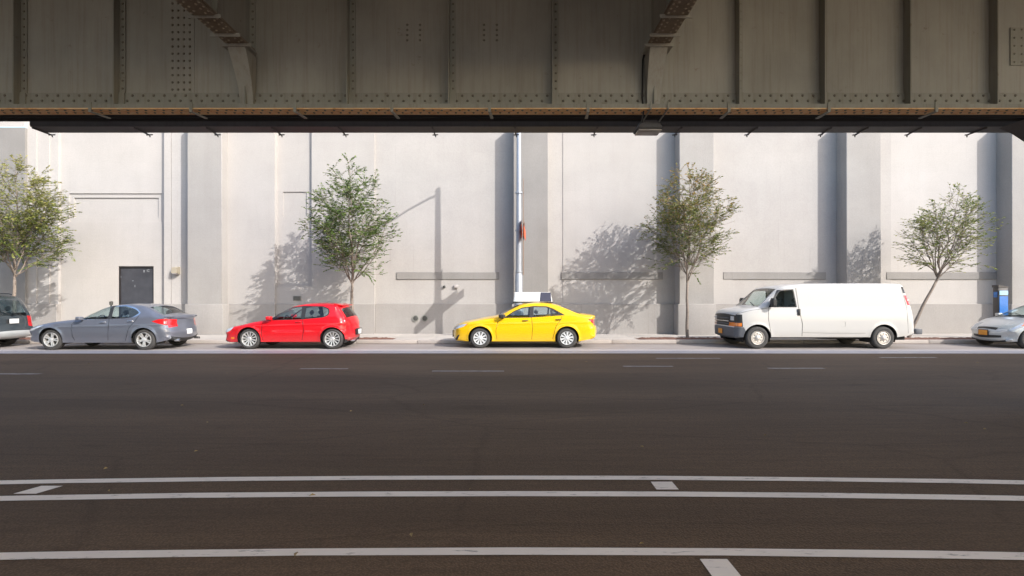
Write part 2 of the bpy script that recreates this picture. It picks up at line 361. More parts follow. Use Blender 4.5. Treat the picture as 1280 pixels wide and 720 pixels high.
for (px, py, wpx) in ((810, 458, 62), (995, 460.5, 70), (585, 464, 90), (405, 461, 60), (20, 467.5, 60), (1135, 447, 70), (860, 448, 80)):
    d = F * CAMH / (py - 371.0)
    sheet('worn_lane_dash', PX(px - wpx/2, d), PX(px + wpx/2, d), d - .07, d + .07, .004, M['paint_worn'], road, None)
sheet('parking_lane', -60, 60, 15.94, CURB + .01, .003, M['gutter'], road, None)
sheet('gutter_strip', -60, 60, CURB - .20, CURB + .005, .008, plain('gutter_strip', (.13, .10, .088), .9, vary=.6, scale=2.5), road, None)  # dark mottled strip along the kerb foot
# litter on the road
bm = bmesh.new(); rng = random.Random(4)
for i in range(24):
    d = 3.2 + 11 * rng.random() ** 1.3; x = rng.uniform(-1, 1) * d; s = rng.uniform(.008, .02); a = rng.uniform(0, 6.28)
    c, sn = math.cos(a), math.sin(a); z = .012
    p = [bm.verts.new((x + c*s*1.6, d + sn*s*1.6, z)), bm.verts.new((x - sn*s*.7, d + c*s*.7, z + .012)), bm.verts.new((x - c*s*1.6, d - sn*s*1.6, z)), bm.verts.new((x + sn*s*.7, d - c*s*.7, z + .004))]
    bm.faces.new(p)
lit = link('leaf_litter', fin(bm, 'leaf_litter'), plain('dry_leaf', (.34, .24, .10), .8, vary=.5, scale=3))
tag(lit, 'scattered small dry leaves and specks on the shaded asphalt', 'litter', kind='stuff')

kerb = empty('kerb', (0, CURB, 0)); kerb['kind'] = 'structure'
rng = random.Random(2); x = -40.0
while x < 40:
    w = rng.uniform(1.9, 2.4)
    o = rbox('kerb_stone', x + .006, x + w - .006, 0, .17, -.03, WALK_Z + rng.uniform(-.004, .006), M['kerb'], kerb, .018, 2); x += w
walk = empty('pavement', (0, CURB + .17, 0)); walk['kind'] = 'structure'
pits = [(-20.6, -17.0), (-6.9, -4.25), (4.55, 7.75), (13.3, 17.1)]
rng = random.Random(7)
x = -36.0; i = 0
while x < 36:
    w = 1.5
    for (y0, y1) in ((0, .95), (.95, 1.9), (1.9, WALL - CURB - .17 + .4)):
        if y0 == 0 and any(x + w > a and x < b for a, b in pits): continue
        rbox('slab', x + .007, x + w - .007, y0 + .007, y1 - .007, -.04, WALK_Z + rng.uniform(-.003, .003), M['walk'], walk, .006, 1)
    x += w
sheet('pavement_bed', -60, 60, CURB + .1, WALL + .5, .06, M['kerb'], None)
# tree pits are filled between the slabs round them
PITS = []
for k, (a, b) in enumerate(pits):
    xs = [-36 + 1.5*j for j in range(49)]
    lo = max(v for v in xs if v <= a); hi = min(v for v in xs if v >= b)
    PITS.append((lo, hi, a, b))
    for (p, q) in ((lo, a), (b, hi)):
        if q - p > .05: rbox('slab', p + .007, q - .007, .007, .943, -.04, WALK_Z, M['walk'], walk, .006, 1)
pit_desc = ['brick red mulch strip of the tree pit left behind the grey sedan', 'short brick red mulch strip behind the rear of the red hatchback',
            'brick red mulch strip at the foot of the tree left of the white van', 'brick red mulch strip at the foot of the leaning tree behind the white van']
for k, (lo, hi, a, b) in enumerate(PITS):
    bm = bmesh.new(); rng = random.Random(20 + k); n = 36; m = 8; g = []
    for i in range(n + 1):
        row = []
        for j in range(m + 1):
            e = min(i, n-i, 3) / 3 * min(j, m-j, 2) / 2
            row.append(bm.verts.new((a + (b-a)*i/n, CURB + .175 + .93*j/m, WALK_Z - .03 + e * rng.uniform(.03, .075))))
        g.append(row)
    for i in range(n):
        for j in range(m): bm.faces.new((g[i][j], g[i+1][j], g[i+1][j+1], g[i][j+1]))
    tag(link('tree_pit', fin(bm, 'tree_pit'), M['mulch']), pit_desc[k], 'tree pit', 'tree pits along the kerb')

# ------------------------------------------------------------------ building
bld = empty('concrete_building', (0, WALL, 0))
tag(bld, 'long windowless pale concrete building with pilasters lining the far pavement', 'building')
WT = 13.0
def wall_piece(name, x0, x1, z0, z1, yf, holes, mat, parent=bld, back=.6):
    """front sheet at depth yf with rectangular recesses: holes = (x0,x1,z0,z1,depth); closed at the sides"""
    bm = bmesh.new(); y = yf - WALL
    xs = sorted({x0, x1, *[h[0] for h in holes], *[h[1] for h in holes]}); zs = sorted({z0, z1, *[h[2] for h in holes], *[h[3] for h in holes]})
    def q(*p): bm.faces.new([bm.verts.new(v) for v in p])
    for i in range(len(xs)-1):
        for j in range(len(zs)-1):
            cx = (xs[i]+xs[i+1])/2; cz = (zs[j]+zs[j+1])/2
            if any(h[0] < cx < h[1] and h[2] < cz < h[3] for h in holes): continue
            q((xs[i],y,zs[j]),(xs[i+1],y,zs[j]),(xs[i+1],y,zs[j+1]),(xs[i],y,zs[j+1]))
    for (a, b, c, d, dep) in holes:
        yb = y + dep
        q((a,yb,c),(b,yb,c),(b,yb,d),(a,yb,d))
        q((a,y,c),(a,yb,c),(a,yb,d),(a,y,d)); q((b,y,c),(b,y,d),(b,yb,d),(b,yb,c))
        q((a,y,d),(a,yb,d),(b,yb,d),(b,y,d)); q((a,y,c),(b,y,c),(b,yb,c),(a,yb,c))
    yb = back
    q((x0,y,z0),(x0,y,z1),(x0,yb,z1),(x0,yb,z0)); q((x1,y,z0),(x1,yb,z0),(x1,yb,z1),(x1,y,z1)); q((x0,y,z1),(x1,y,z1),(x1,yb,z1),(x0,yb,z1))
    bmesh.ops.remove_doubles(bm, verts=bm.verts, dist=1e-5); bmesh.ops.recalc_face_normals(bm, faces=bm.faces)
    return link(name, fin(bm, name), mat, parent)
def WX(px): return PX(px, WALL)
def WZ(py): return PZ(py, WALL)
Z0 = -.02
PLZ = 1.36
# bays, from left to right
wall_piece('wall_panel', -34, WX(36), Z0, WZ(161), WALL - .17, [], M['pil'])
wall_piece('wall_panel', -34, WX(36), WZ(160), WT, WALL - .20, [], M['wall_brightened'])
wall_piece('wall_panel', WX(36), WX(47), Z0, WT, WALL - .06, [], M['wall_brightened'])
wall_piece('wall_panel', WX(47), WX(62), Z0, WT, WALL - .02, [], M['wall_brightened'])
wall_piece('wall_panel', WX(62), WX(72.5), Z0, WT, WALL + .02, [], M['wall_brightened'])
door_x0, door_x1, door_z1 = WX(145), WX(189.5), WZ(332.5)
PAN = (WX(83), WX(200), WZ(277), WZ(241))
wall_piece('wall_panel', WX(72.5), WX(206.5), Z0, WT, WALL + .12, [(PAN[0], PAN[1], PAN[2], PAN[3], .14), (door_x0, door_x1, Z0, door_z1, .14)], M['wall_brightened'], back=.7)
wall_piece('wall_panel', WX(206.5), WX(215), Z0, WT, WALL - .07, [], M['wall_brightened'])
wall_piece('wall_panel', WX(215.6), WX(234), Z0, WT, WALL - .06, [], M['wall_brightened'])
wall_piece('wall_panel', WX(234), WX(345), Z0, WT, WALL - .12, [], M['wall'])
NICHE = (WX(345), WX(389.5), WZ(357.5), WT - .3)
wall_piece('wall_panel', WX(345), WX(468), Z0, WT, WALL, [(NICHE[0] + .02, NICHE[1], NICHE[2], NICHE[3], .24)], M['wall'], back=.7)
wall_piece('wall_panel', WX(468), WX(704), Z0, WT, WALL + .10, [], M['wall'])
wall_piece('wall_panel', WX(704), WX(917), Z0, WT, WALL + .08, [], M['wall'])
wall_piece('wall_panel', WX(917), WX(1116), Z0, WT, WALL + .10, [], M['wall'])
wall_piece('wall_panel', WX(1116), 36, Z0, WT, WALL + .12, [], M['wall_brightened'])
# moulded blind panel above the door and the one in the niche
def frame_panel(x0, x1, z0, z1, yb, w, proud):
    y = yb - WALL
    o = wall_piece('recessed_panel', x0 + .003, x1 - .003, z0 + .003, z1 - .003, yb, [(x0 + w, x1 - w, z0 + w, z1 - w, proud)], M['wall_brightened'], back=y + .08)
    return o
frame_panel(*PAN, WALL + .165, .17, .05)
wall_piece('niche_panel', NICHE[0] + .023, NICHE[1] - .003, NICHE[2] + .003, NICHE[3] - .003, WALL + .12, [(WX(352), WX(382), WZ(270), WZ(239), .045)], M['wall'], back=.19)
# plinth along the wall foot, stepped round
for (a, b, yf) in ((WX(36), WX(72.5) + .03, WALL - .10), (WX(208), WX(233.6), WALL - .10), (-11.55, WX(345) + .02, WALL - .165), (WX(345) + .021, WX(468) + .02, WALL - .045), (WX(468) + .021, -0.0, WALL + .055), (1.44, 6.68, WALL - .02), (8.10, 13.33, WALL + .01), (14.82, 19.95, WALL + .03), (21.45, 30, WALL + .03)):
    rbox('plinth', a, b, yf - WALL, .5, Z0, PLZ, M['plinth'], bld, .012, 1)
rbox('plinth', -34, WX(36) + .02, -.215, .3, Z0, PLZ, M['plinth'], bld, .012, 1)
PF = WALL - .55
for xl in (-12.97, .06, 6.69, 13.36, 19.97):
    w = 1.38
    p = rbox('pilaster', xl, xl + w, PF - WALL, .3, PLZ - .05, 8.72, M['pil'] if xl == .06 else M['pil_pale'], bld, .015, 1)
    q = rbox('pilaster_base', xl - .07, xl + w + .07, PF - WALL - .06, .3, Z0, PLZ, M['plinth'], p, .03, 2)
for (a, b, yl) in ((495, 624, .06), (702, 829, .045), (905, 1034, .06), (1110, 1251, .08)):
    rbox('ledge', WX(a), WX(b), yl, .4, WZ(349.3), WZ(340), M['ledge'], bld, .012, 1)
# steel door
dr = rbox('door', door_x0 + .05, door_x1 - .05, .195, .25, WALK_Z, door_z1 - .06, M['door'], bld, .006, 1)
bm = bmesh.new(); yb = .12
box(bm, door_x0, door_x0 + .05, yb + .03, .255, WALK_Z, door_z1); box(bm, door_x1 - .05, door_x1, yb + .03, .255, WALK_Z, door_z1); box(bm, door_x0 + .05, door_x1 - .05, yb + .03, .255, door_z1 - .06, door_z1)
link('door_frame', fin(bm, 'door_frame'), M['doorframe'], dr)
bm = bmesh.new()
for (px, py, w, h) in ((180, 339, .05, .10), (185, 337.2, .11, .03), (185, 339.4, .11, .03), (184, 338.2, .03, .10), (166, 351, .06, .03), (168.6, 357.5, .025, .09), (151, 346, .03, .07)):
    cx, cz = PX(px, WALL + .19), PZ(py, WALL + .19)
    box(bm, cx - w/2, cx + w/2, .190, .1945, cz - h/2, cz + h/2)
link('paint_mark', fin(bm, 'paint_mark'), M['scuff'], dr)['kind'] = 'stuff'
# wall lamp, vents, boxes fixed to the wall
def thing_mesh(name, me, mat, label, cat, group=None): return tag(link(name, me, mat), label, cat, group)
lx, lz = PX(220.5, WALL - .15), PZ(338.5, WALL - .15)
wl = empty('wall_lamp', (lx, WALL - .06, lz)); tag(wl, 'small beige box lamp fixed to the wall right of the dark door', 'wall lamp')
bm = bmesh.new(); hexa(bm, [(-.12,-.24,-.1),(.10,-.24,-.1),(.10,.0,-.14),(-.12,.0,-.14),(-.12,-.20,.13),(.10,-.20,.13),(.10,0,.17),(-.12,0,.17)])
link('housing', fin(bm, 'housing'), M['fixture'], wl)
bm = bmesh.new(); hexa(bm, [(-.10,-.235,-.125),(.08,-.235,-.125),(.08,-.02,-.16),(-.10,-.02,-.16),(-.10,-.235,-.102),(.08,-.235,-.102),(.08,-.02,-.142),(-.10,-.02,-.142)])
link('lens', fin(bm, 'lens'), M['lens'], wl)
for k, (px, lab) in enumerate(((519.5, 'left of two round dark vents low on the wall near the taxi'), (531, 'right of two round dark vents low on the wall near the taxi'))):
    v = empty('round_vent', (PX(px, WALL + .05), WALL + .05, PZ(398, WALL))); tag(v, lab, 'vent', 'round wall vents')
    bm = bmesh.new(); lathe(bm, [(.0, -.03), (.085, -.03), (.10, -.02), (.10, .02)], 20); link('cover', fin(bm, 'cover', True, 40), M['vent'], v)
    bm = bmesh.new(); lathe(bm, [(.10, .01), (.10, -.035), (.135, -.035), (.135, .01)], 20, close=True); link('rim', fin(bm, 'rim', True, 40), M['ventrim'], v)
b_ = empty('wall_box', (WX(570), WALL + .10, WZ(358))); tag(b_, 'small white utility box on the wall below the left ledge', 'utility box')
rbox('case', -.08, .08, -.10, 0, -.06, .06, M['lens'], b_, .012); bm = bmesh.new(); tube(bm, [(.05, -.05, -.075), (.05, -.05, -.3)], .012, 6); link('cable', fin(bm, 'cable', True), M['pil'], b_)
b_ = empty('wall_tap', (WX(555), WALL + .10, WZ(358.5))); tag(b_, 'small dark knob fixed to the wall left of the white utility box', 'wall fitting')
bm = bmesh.new(); lathe(bm, [(0, -.10), (.05, -.09), (.06, -.05), (.03, -.03), (.03, 0)], 12); link('knob', fin(bm, 'knob', True, 50), M['vent'], b_)
v = empty('wall_grille', (WX(371.5), WALL, WZ(373))); tag(v, 'small grey louvre grille in the wall behind the red hatchback', 'grille')
rbox('frame', -.17, .17, -.02, .01, -.1, .1, M['ventrim'], v, .006, 1)
for j in range(4):
    bm = bmesh.new(); hexa(bm, [(-.14,-.035,-.075+j*.042),(.14,-.035,-.075+j*.042),(.14,-.021,-.06+j*.042),(-.14,-.021,-.06+j*.042),(-.14,-.035,-.07+j*.042),(.14,-.035,-.07+j*.042),(.14,-.021,-.05+j*.042),(-.14,-.021,-.05+j*.042)])
    link('slat', fin(bm, 'slat'), M['vent'], v)
v = empty('standpipe', (PX(139, 20.3), 20.3, WALK_Z)); tag(v, 'thin dark standpipe by the wall left of the dark door', 'standpipe')
bm = bmesh.new(); tube(bm, [(0,0,0),(0,0,1.22)], .035, 10); link('pipe', fin(bm, 'pipe', True, 40), M['vent'], v)
bm = bmesh.new(); lathe(bm, [(0,.0),(.06,.0),(.065,.06),(.065,.13),(.0,.15)], 12, 'z', (0,0,1.2)); link('cap', fin(bm, 'cap', True, 40), M['vent'], v)

# ------------------------------------------------------------------ elevated viaduct
GD = 7.0                                     # depth of the girder web
via = empty('elevated_viaduct', (0, GD, 0))
tag(via, 'dark riveted steel girder viaduct crossing the top of the street', 'viaduct')
def GX(px, d=GD): return PX(px, d)
ZB = 4.147; ZR0, ZR1 = 4.215, 4.43; ZTOP = 6.75
stx = [-10.9, -9.5, -8.08] + [GX(p) for p in (27, 150, 312, 437, 562, 690, 815, 920, 1025, 1130, 1237)] + [7.75, 8.9, 10.05]
for a, b in zip(stx[:-1], stx[1:]):
    pbox('web_panel', a + .002, b - .002, 0, .02, ZR0, ZTOP, M['girder'], via)
# bottom chord: riveted angle, flange plates with rusty underside, bounced light in its colour
bm = bmesh.new(); box(bm, -11, 11, -.022, -.001, ZR0, ZR1); link('flange_angle', fin(bm, 'flange_angle'), M['girder2'], via)
x = -11.0; rng = random.Random(5)
while x < 11:
    w = 2.75
    pbox('flange_plate', x + .002, x + w - .002, -.20, .03, ZB + .014, ZR0 - .002, M['girder2'], via)
    x += w
fl = pbox('rusty_cover_plate', -11, 11, -.198, .025, ZB, ZB + .012, M['rust'], via); fl['label'] = 'orange rusty underside plate of the bottom flange, bounced light in its colour'
pbox('top_flange', -11, 11, -.25, .25, ZTOP, ZTOP + .06, M['girder2'], via)
rv = bmesh.new()
# rivets: flange angle (two staggered rows), flange underside
x = -10.9; i = 0
while x < 10.9:
    dome(rv, (x, -.022, 4.322), (0,-1,0), .020); dome(rv, (x + .072, -.022, 4.393), (0,-1,0), .020); x += .145
ur = bmesh.new(); x = -10.9
while x < 10.9:
    dome(ur, (x, -.15, ZB), (0,0,-1), .017); dome(ur, (x + .06, -.06, ZB), (0,0,-1), .017); x += .12
brx = [GX(312), GX(815)]
for sx in stx:
    isb = any(abs(sx - b) < .05 for b in brx)
    s = .11 if not isb else .16
    bm = bmesh.new()
    box(bm, sx - .008, sx + .008, -.125, -.001, ZR1 + .002, ZTOP)                # outstanding leg
    sgn = 1
    box(bm, sx + .008, sx + .085, -.018, -.001, ZR1 + .002, ZTOP)                # riveted leg
    box(bm, sx - .008, sx + .008, -.125, -.023, ZR0 + .004, ZR1 + .002)
    box(bm, sx + .008, sx + .085, -.042, -.023, ZR0 + .004, ZR1 - .002)
    st = link('stiffener', fin(bm, 'stiffener'), M['girder2'], via)
    z = ZR1 + .06
    while z < ZTOP:
        dome(rv, (sx + .05, -.018, z), (0,-1,0), .017); z += .105
# splice plate and small bolt groups
for k in range(4):
    z = ZR1 + .05
    while z < 6.3:
        dome(rv, (GX(216 + k*7.2), -.008, z), (0,-1,0), .018); z += .098
pbox('splice_plate', GX(210), GX(243), -.008, -.001, ZR1 + .004, ZTOP - .01, M['girder'], via)
for px in (509, 525, 605, 621):
    for j in range(4): dome(rv, (GX(px), -.001, PZ(31 + j*6.4, GD)), (0,-1,0), .018)
pbox('patch_plate', GX(1262), GX(1262) + .42, -.015, -.001, PZ(82, GD), PZ(35, GD), M['girder2'], via)
for a in range(4):
    for b in range(5): dome(rv, (GX(1262) + .05 + a*.1, -.015, PZ(78, GD) + b*.11), (0,-1,0), .014)
tag(link('rivet', fin(rv, 'rivet'), M['rivet'], via), kind='stuff')
tag(link('underside_rivet', fin(ur, 'underside_rivet'), M['rivet'], via), kind='stuff')
# cross beams (brackets) running back over the street towards the viewer
for bi, bx_ in enumerate(brx):
    zf = 4.95; half = .14
    yb = -12.0
    bm = bmesh.new(); box(bm, bx_ - .012, bx_ + .012, yb, -.126, zf + .02, ZTOP)
    cb = link('cross_beam', fin(bm, 'cross_beam'), M['girder'], via)
    bm = bmesh.new(); box(bm, bx_ - half, bx_ + half, yb, -.13, zf, zf + .018)
    link('bottom_flange', fin(bm, 'bottom_flange'), M['bracket'], cb)
    # cover plates, each a step thicker
    for (y0, y1, t) in ((-2.2, -.62, .014), (-4.5, -1.05, .028), (-8, -1.65, .042)):
        bm = bmesh.new(); box(bm, bx_ - half + .012, bx_ + half - .012, y0, y1, zf - t, zf - t + .012); link('cover_plate', fin(bm, 'cover_plate'), M['bracket'], cb)
    for y in (-.34, -.60, -1.03, -1.63):
        bm = bmesh.new(); box(bm, bx_ - half - .05, bx_ + half + .05, y, y + .014, zf - .045, zf - .002); link('edge_bar', fin(bm, 'edge_bar'), M['lens'] if False else M['girder'], cb)
    r2 = bmesh.new()
    y = -.2
    while y > -4:
        t = .0 if y > -.62 else .014 if y > -1.05 else .028 if y > -1.65 else .042
        for k, u in enumerate((-.11, -.055, .055, .11)):
            dome(r2, (bx_ + u, y - (.04 if k % 2 else 0), zf - t), (0,0,-1), .016)
        y -= .09
    tag(link('beam_rivet', fin(r2, 'beam_rivet'), plain('worn_rivet', (.42, .36, .28), .45), cb), kind='stuff')
    for y in (-.9, -1.6, -2.3, -3.0):
        bm = bmesh.new(); box(bm, bx_ - .075, bx_ - .0125, y, y + .012, zf + .02, ZTOP); box(bm, bx_ + .0125, bx_ + .075, y, y + .012, zf + .02, ZTOP); link('beam_stiffener', fin(bm, 'beam_stiffener'), M['girder2'], cb)
    # curved gusset under the bracket end
    n = 8; bm = bmesh.new(); A = []
    prof = [(-.34 + .26 * (1 - (1 - i/n)**1.8), zf - .05 - (zf - .05 - (ZR0 + .01)) * i/n) for i in range(n+1)]
    for i, (y, z) in enumerate(prof):
        hw = .115 - .03*i/n; A.append([bm.verts.new((bx_ - hw, y, z)), bm.verts.new((bx_ + hw, y, z)), bm.verts.new((bx_ + hw, -.03, z)), bm.verts.new((bx_ - hw, -.03, z))])
    for i in range(n):
        for k in range(4): bm.faces.new((A[i][k], A[i][(k+1)%4], A[i+1][(k+1)%4], A[i+1][k]))
    bm.faces.new(A[0]); bm.faces.new(A[-1]); bmesh.ops.recalc_face_normals(bm, faces=bm.faces)
    link('gusset', fin(bm, 'gusset', True, 40), M['girder'], cb)
    bm = bmesh.new(); box(bm, bx_ - half - .03, bx_ + half + .03, -.36, -.13, zf - .05, zf - .03); link('seat_plate', fin(bm, 'seat_plate'), M['girder'], cb)
# deck, parapet, outer fascia beam
pbox('deck_slab', -60, 60, -12.2, 1.27, ZTOP + .065, ZTOP + .33, M['deck'], via)
pbox('parapet', -60, 60, 1.02, 1.27, ZTOP + .332, 7.44, M['deck'], via)
fx0, fx1 = GX(37, 8.0), 12.0
bm = bmesh.new()
box(bm, fx0, fx1, 1.0, 1.03, 4.33, 4.62); box(bm, fx0 + .02, fx1, .985, 1.29, 4.305, 4.328); box(bm, fx0, fx1, 1.03, 1.25, 4.62, 4.66)
link('fascia_beam', fin(bm, 'fascia_beam'), M['fascia'], via)
for i in range(11):
    xh = fx0 + .3 + i * 1.85
    bm = bmesh.new(); box(bm, xh - .04, xh + .04, 1.06, 1.12, 4.661, ZTOP + .06); link('fascia_hanger', fin(bm, 'fascia_hanger'), M['fascia'], via)
rng = random.Random(11)
for px in (65, 187, 272, 352, 432, 544, 645, 742, 843, 933, 1025, 1068, 1133, 1208):
    x = PX(px, 8.36); d1 = 8.36 - GD; bm = bmesh.new(); sk = rng.uniform(-.03, .03)
    tube(bm, [(x + sk, 1.02, 4.296), (x, d1, 4.29)], .012, 6)
    tube(bm, [(x - .04, d1 - .02, 4.285), (x + .045, d1 + .01, 4.30)], .010, 6); tube(bm, [(x, d1 - .01, 4.30), (x + .01, d1, 4.255)], .009, 6)
    link('hook_bolt', fin(bm, 'hook_bolt', True, 40), M['fascia'], via)
# black conduit slung under the flange with its straps
bm = bmesh.new(); tube(bm, [(x_, .12 + .006*math.sin(x_*2.1), 4.170 - .008*math.cos(x_*4.7)) for x_ in np.linspace(-11, 11, 120)], .030, 8); tube(bm, [(-11, .26, 4.18), (11, .26, 4.18)], .045, 8)
link('conduit', fin(bm, 'conduit', True, 50), M['black'], via)
for px in (113, 239, 369, 490, 612, 735, 911, 1036, 1170):
    x = GX(px, 6.8); bm = bmesh.new()
    box(bm, x - .018, x + .018, -.215, -.202, ZB - .03, ZR0 + .02); hexa(bm, [(x-.018,-.215,ZB-.045),(x+.018,-.215,ZB-.045),(x+.04,.10,ZB-.03),(x+.0,.10,ZB-.03),(x-.018,-.215,ZB-.03),(x+.018,-.215,ZB-.03),(x+.04,.10,ZB-.015),(x+.0,.10,ZB-.015)])
    link('strap', fin(bm, 'strap'), M['girder2'], via)
# street light slung under the girder
fx = GX(810, 7.3); lf = empty('underdeck_lamp', (fx, GD + .3, ZB))
tag(lf, 'dark hooded lamp with pale lens hanging under the girder', 'lamp')
bm = bmesh.new(); hexa(bm, [(-.19,-.14,-.14),(.19,-.14,-.14),(.19,.14,-.14),(-.19,.14,-.14),(-.11,-.09,.0),(.11,-.09,.0),(.11,.09,0),(-.11,.09,0)])
bmesh.ops.bevel(bm, geom=bm.edges[:], offset=.012, segments=2, affect='EDGES'); link('hood', fin(bm, 'hood', True, 40), M['fascia'], lf)
rbox('lens', -.165, .165, -.12, .12, -.165, -.141, M['lens'], lf, .010, 2)
for x in (-.10, .13):
    bm = bmesh.new(); tube(bm, [(x, -.52, .09), (x, -.52, -.0), (x, -.10, -.03)], .011, 6); link('mounting_arm', fin(bm, 'mounting_arm', True, 40), M['girder2'], lf)
bm = bmesh.new(); tube(bm, [(-.12, -.14, -.05), (-.17, -.42, .0), (-.175, -.36, .2), (-.165, -.36, .72), (-.13, -.30, .82)], .011, 6); link('cable', fin(bm, 'cable', True, 40), M['black'], lf)
# column with flared head at the right
col = empty('viaduct_column', (8.35, GD + .25, 0)); tag(col, 'dark steel column with flared head at the right edge under the girder', 'column')
bm = bmesh.new()
prof = [(-.28, 0), (-.28, 2.9), (-.34, 3.25), (-.48, 3.6), (-.70, 3.88), (-.98, 4.06), (-1.16, 4.135)]
for y0, y1 in ((-.26, -.235), (.235, .26)):
    L = [bm.verts.new((x, y0, z)) for x, z in prof] + [bm.verts.new((-x, y0, z)) for x, z in reversed(prof)]
    R = [bm.verts.new((v.co.x, y1, v.co.z)) for v in L]
    bm.faces.new(L); bm.faces.new(list(reversed(R)))
    for i in range(len(L)): bm.faces.new((L[i], R[i], R[(i+1)%len(L)], L[(i+1)%len(L)]))
for s in (1, -1):
    A = [(bm.verts.new((s*x, -.30, z)), bm.verts.new((s*x, .30, z))) for x, z in prof]
    B = [(bm.verts.new((s*(x - .015), -.30, z)), bm.verts.new((s*(x - .015), .30, z))) for x, z in prof]
    for i in range(len(A)-1):
        bm.faces.new((A[i][0], A[i][1], A[i+1][1], A[i+1][0])); bm.faces.new((B[i][0], B[i][1], B[i+1][1], B[i+1][0]))
        bm.faces.new((A[i][0], A[i+1][0], B[i+1][0], B[i][0])); bm.faces.new((A[i][1], A[i+1][1], B[i+1][1], B[i][1]))
bmesh.ops.recalc_face_normals(bm, faces=bm.faces)
link('shaft', fin(bm, 'shaft', True, 30), M['fascia'], col)
rbox('base_plate', -.5, .5, -.45, .45, 0, .08, M['fascia'], col, .01, 1)

# ------------------------------------------------------------------ street lamp
PD = 18.35
sp = empty('street_lamp', (PX(648.5, PD), PD, WALK_Z))
tag(sp, 'tall pale galvanised street lamp pole standing behind the yellow taxi', 'street lamp')
bm = bmesh.new(); tube(bm, [(0,0,0),(0,0,2.1),(0,0,5.5),(0,0,8.72)], [.115,.105,.088,.07], 16); link('pole', fin(bm, 'pole', True, 50), M['pole'], sp)
bm = bmesh.new(); lathe(bm, [(.21,0),(.21,.12),(.19,.5),(.16,1.6),(.135,1.7),(.135,2.28),(.11,2.36)], 16, 'z'); link('base_sleeve', fin(bm, 'base_sleeve', True, 40), M['pole'], sp)
for z in (2.42, 3.9, 5.25):
    bm = bmesh.new(); lathe(bm, [(.10,-.03),(.128,-.03),(.128,.03),(.10,.03)], 16, 'z', (0,0,z), True); link('band', fin(bm, 'band', True, 40), M['pole'], sp)
bm = bmesh.new(); tube(bm, [(0,0,8.45),(0,-.3,8.62),(0,-1.0,8.86),(0,-1.85,9.05)], [.05,.045,.04,.035], 10); link('arm', fin(bm, 'arm', True, 50), M['pole'], sp)
bm = bmesh.new(); bmesh.ops.create_uvsphere(bm, u_segments=16, v_segments=10, radius=1); bmesh.ops.scale(bm, vec=(.16,.36,.10), verts=bm.verts); bmesh.ops.translate(bm, vec=(0,-2.12,9.07), verts=bm.verts)
link('lamp_head', fin(bm, 'lamp_head', True), M['pole'], sp)
bm = bmesh.new(); tube(bm, [(.165, -.06, 2.3), (.165, -.06, 4.3)], .02, 8); tube(bm, [(.165, -.06, 4.3), (.165, -.06, 5.75)], .013, 8); link('side_conduit', fin(bm, 'side_conduit', True, 50), plain('rusty_brown_pipe', (.24, .17, .13), .6), sp)
# edge-on orange signs strapped to the pole
for (dx, y0, y1, z0, z1, lab, yaw) in ((.105, -.62, .52, 3.66, 4.02, 'left of two orange signs seen edge-on, strapped to the street lamp pole', .045), (.215, -.95, .72, 3.60, 3.94, 'right of two orange signs seen edge-on, strapped to the street lamp pole', .06)):
    s = empty('orange_sign', (sp.location.x + dx, PD - .04, WALK_Z)); s.rotation_euler = (0, 0, -yaw)
    tag(s, lab, 'sign', 'orange signs on the street lamp pole')
    rbox('panel', -.006, .006, y0, y1, z0, z1, M['orange'], s, .002, 1)
    rbox('clamp', -.055, -.0065, -.07, .07, (z0+z1)/2 - .03, (z0+z1)/2 + .03, M['signback'], s, .006, 1)
    bm = bmesh.new(); hexa(bm, [(-.004, y0, z1+.002), (.004, y0, z1+.002), (.004, y1*.2, z1+.002), (-.004, y1*.2, z1+.002), (-.004, y0*.3, z1+.22), (.004, y0*.3, z1+.22), (.004, y1*.1, z1+.22), (-.004, y1*.1, z1+.22)])
    link('top_plate', fin(bm, 'top_plate'), M['signback'], s)

# ------------------------------------------------------------------ kiosk
ko = empty('pavement_kiosk', (PX(1249, 18.75), 18.75, WALK_Z)); tag(ko, 'slim blue and dark grey kiosk on the pavement behind the silver car', 'kiosk')
rbox('cabinet', -.15, .20, -.13, .09, 0, 1.86, M['kiosk'], ko, .012, 2)
rbox('blue_panel', -.125, .185, -.148, -.132, .25, 1.54, M['blue'], ko, .004, 1)
rbox('light_band', -.125, .185, -.150, -.132, 1.58, 1.74, M['lightblue'], ko, .004, 1)
rbox('side_band', -.164, -.1515, -.09, .05, 1.50, 1.70, M['blue'], ko, .004, 1)
bm = bmesh.new(); hexa(bm, [(-.165,-.15,1.861),(.215,-.15,1.861),(.215,.11,1.861),(-.165,.11,1.861),(-.165,-.15,1.95),(.215,-.15,1.88),(.215,.11,1.88),(-.165,.11,1.95)]); link('top_cap', fin(bm, 'top_cap'), M['kiosk'], ko)

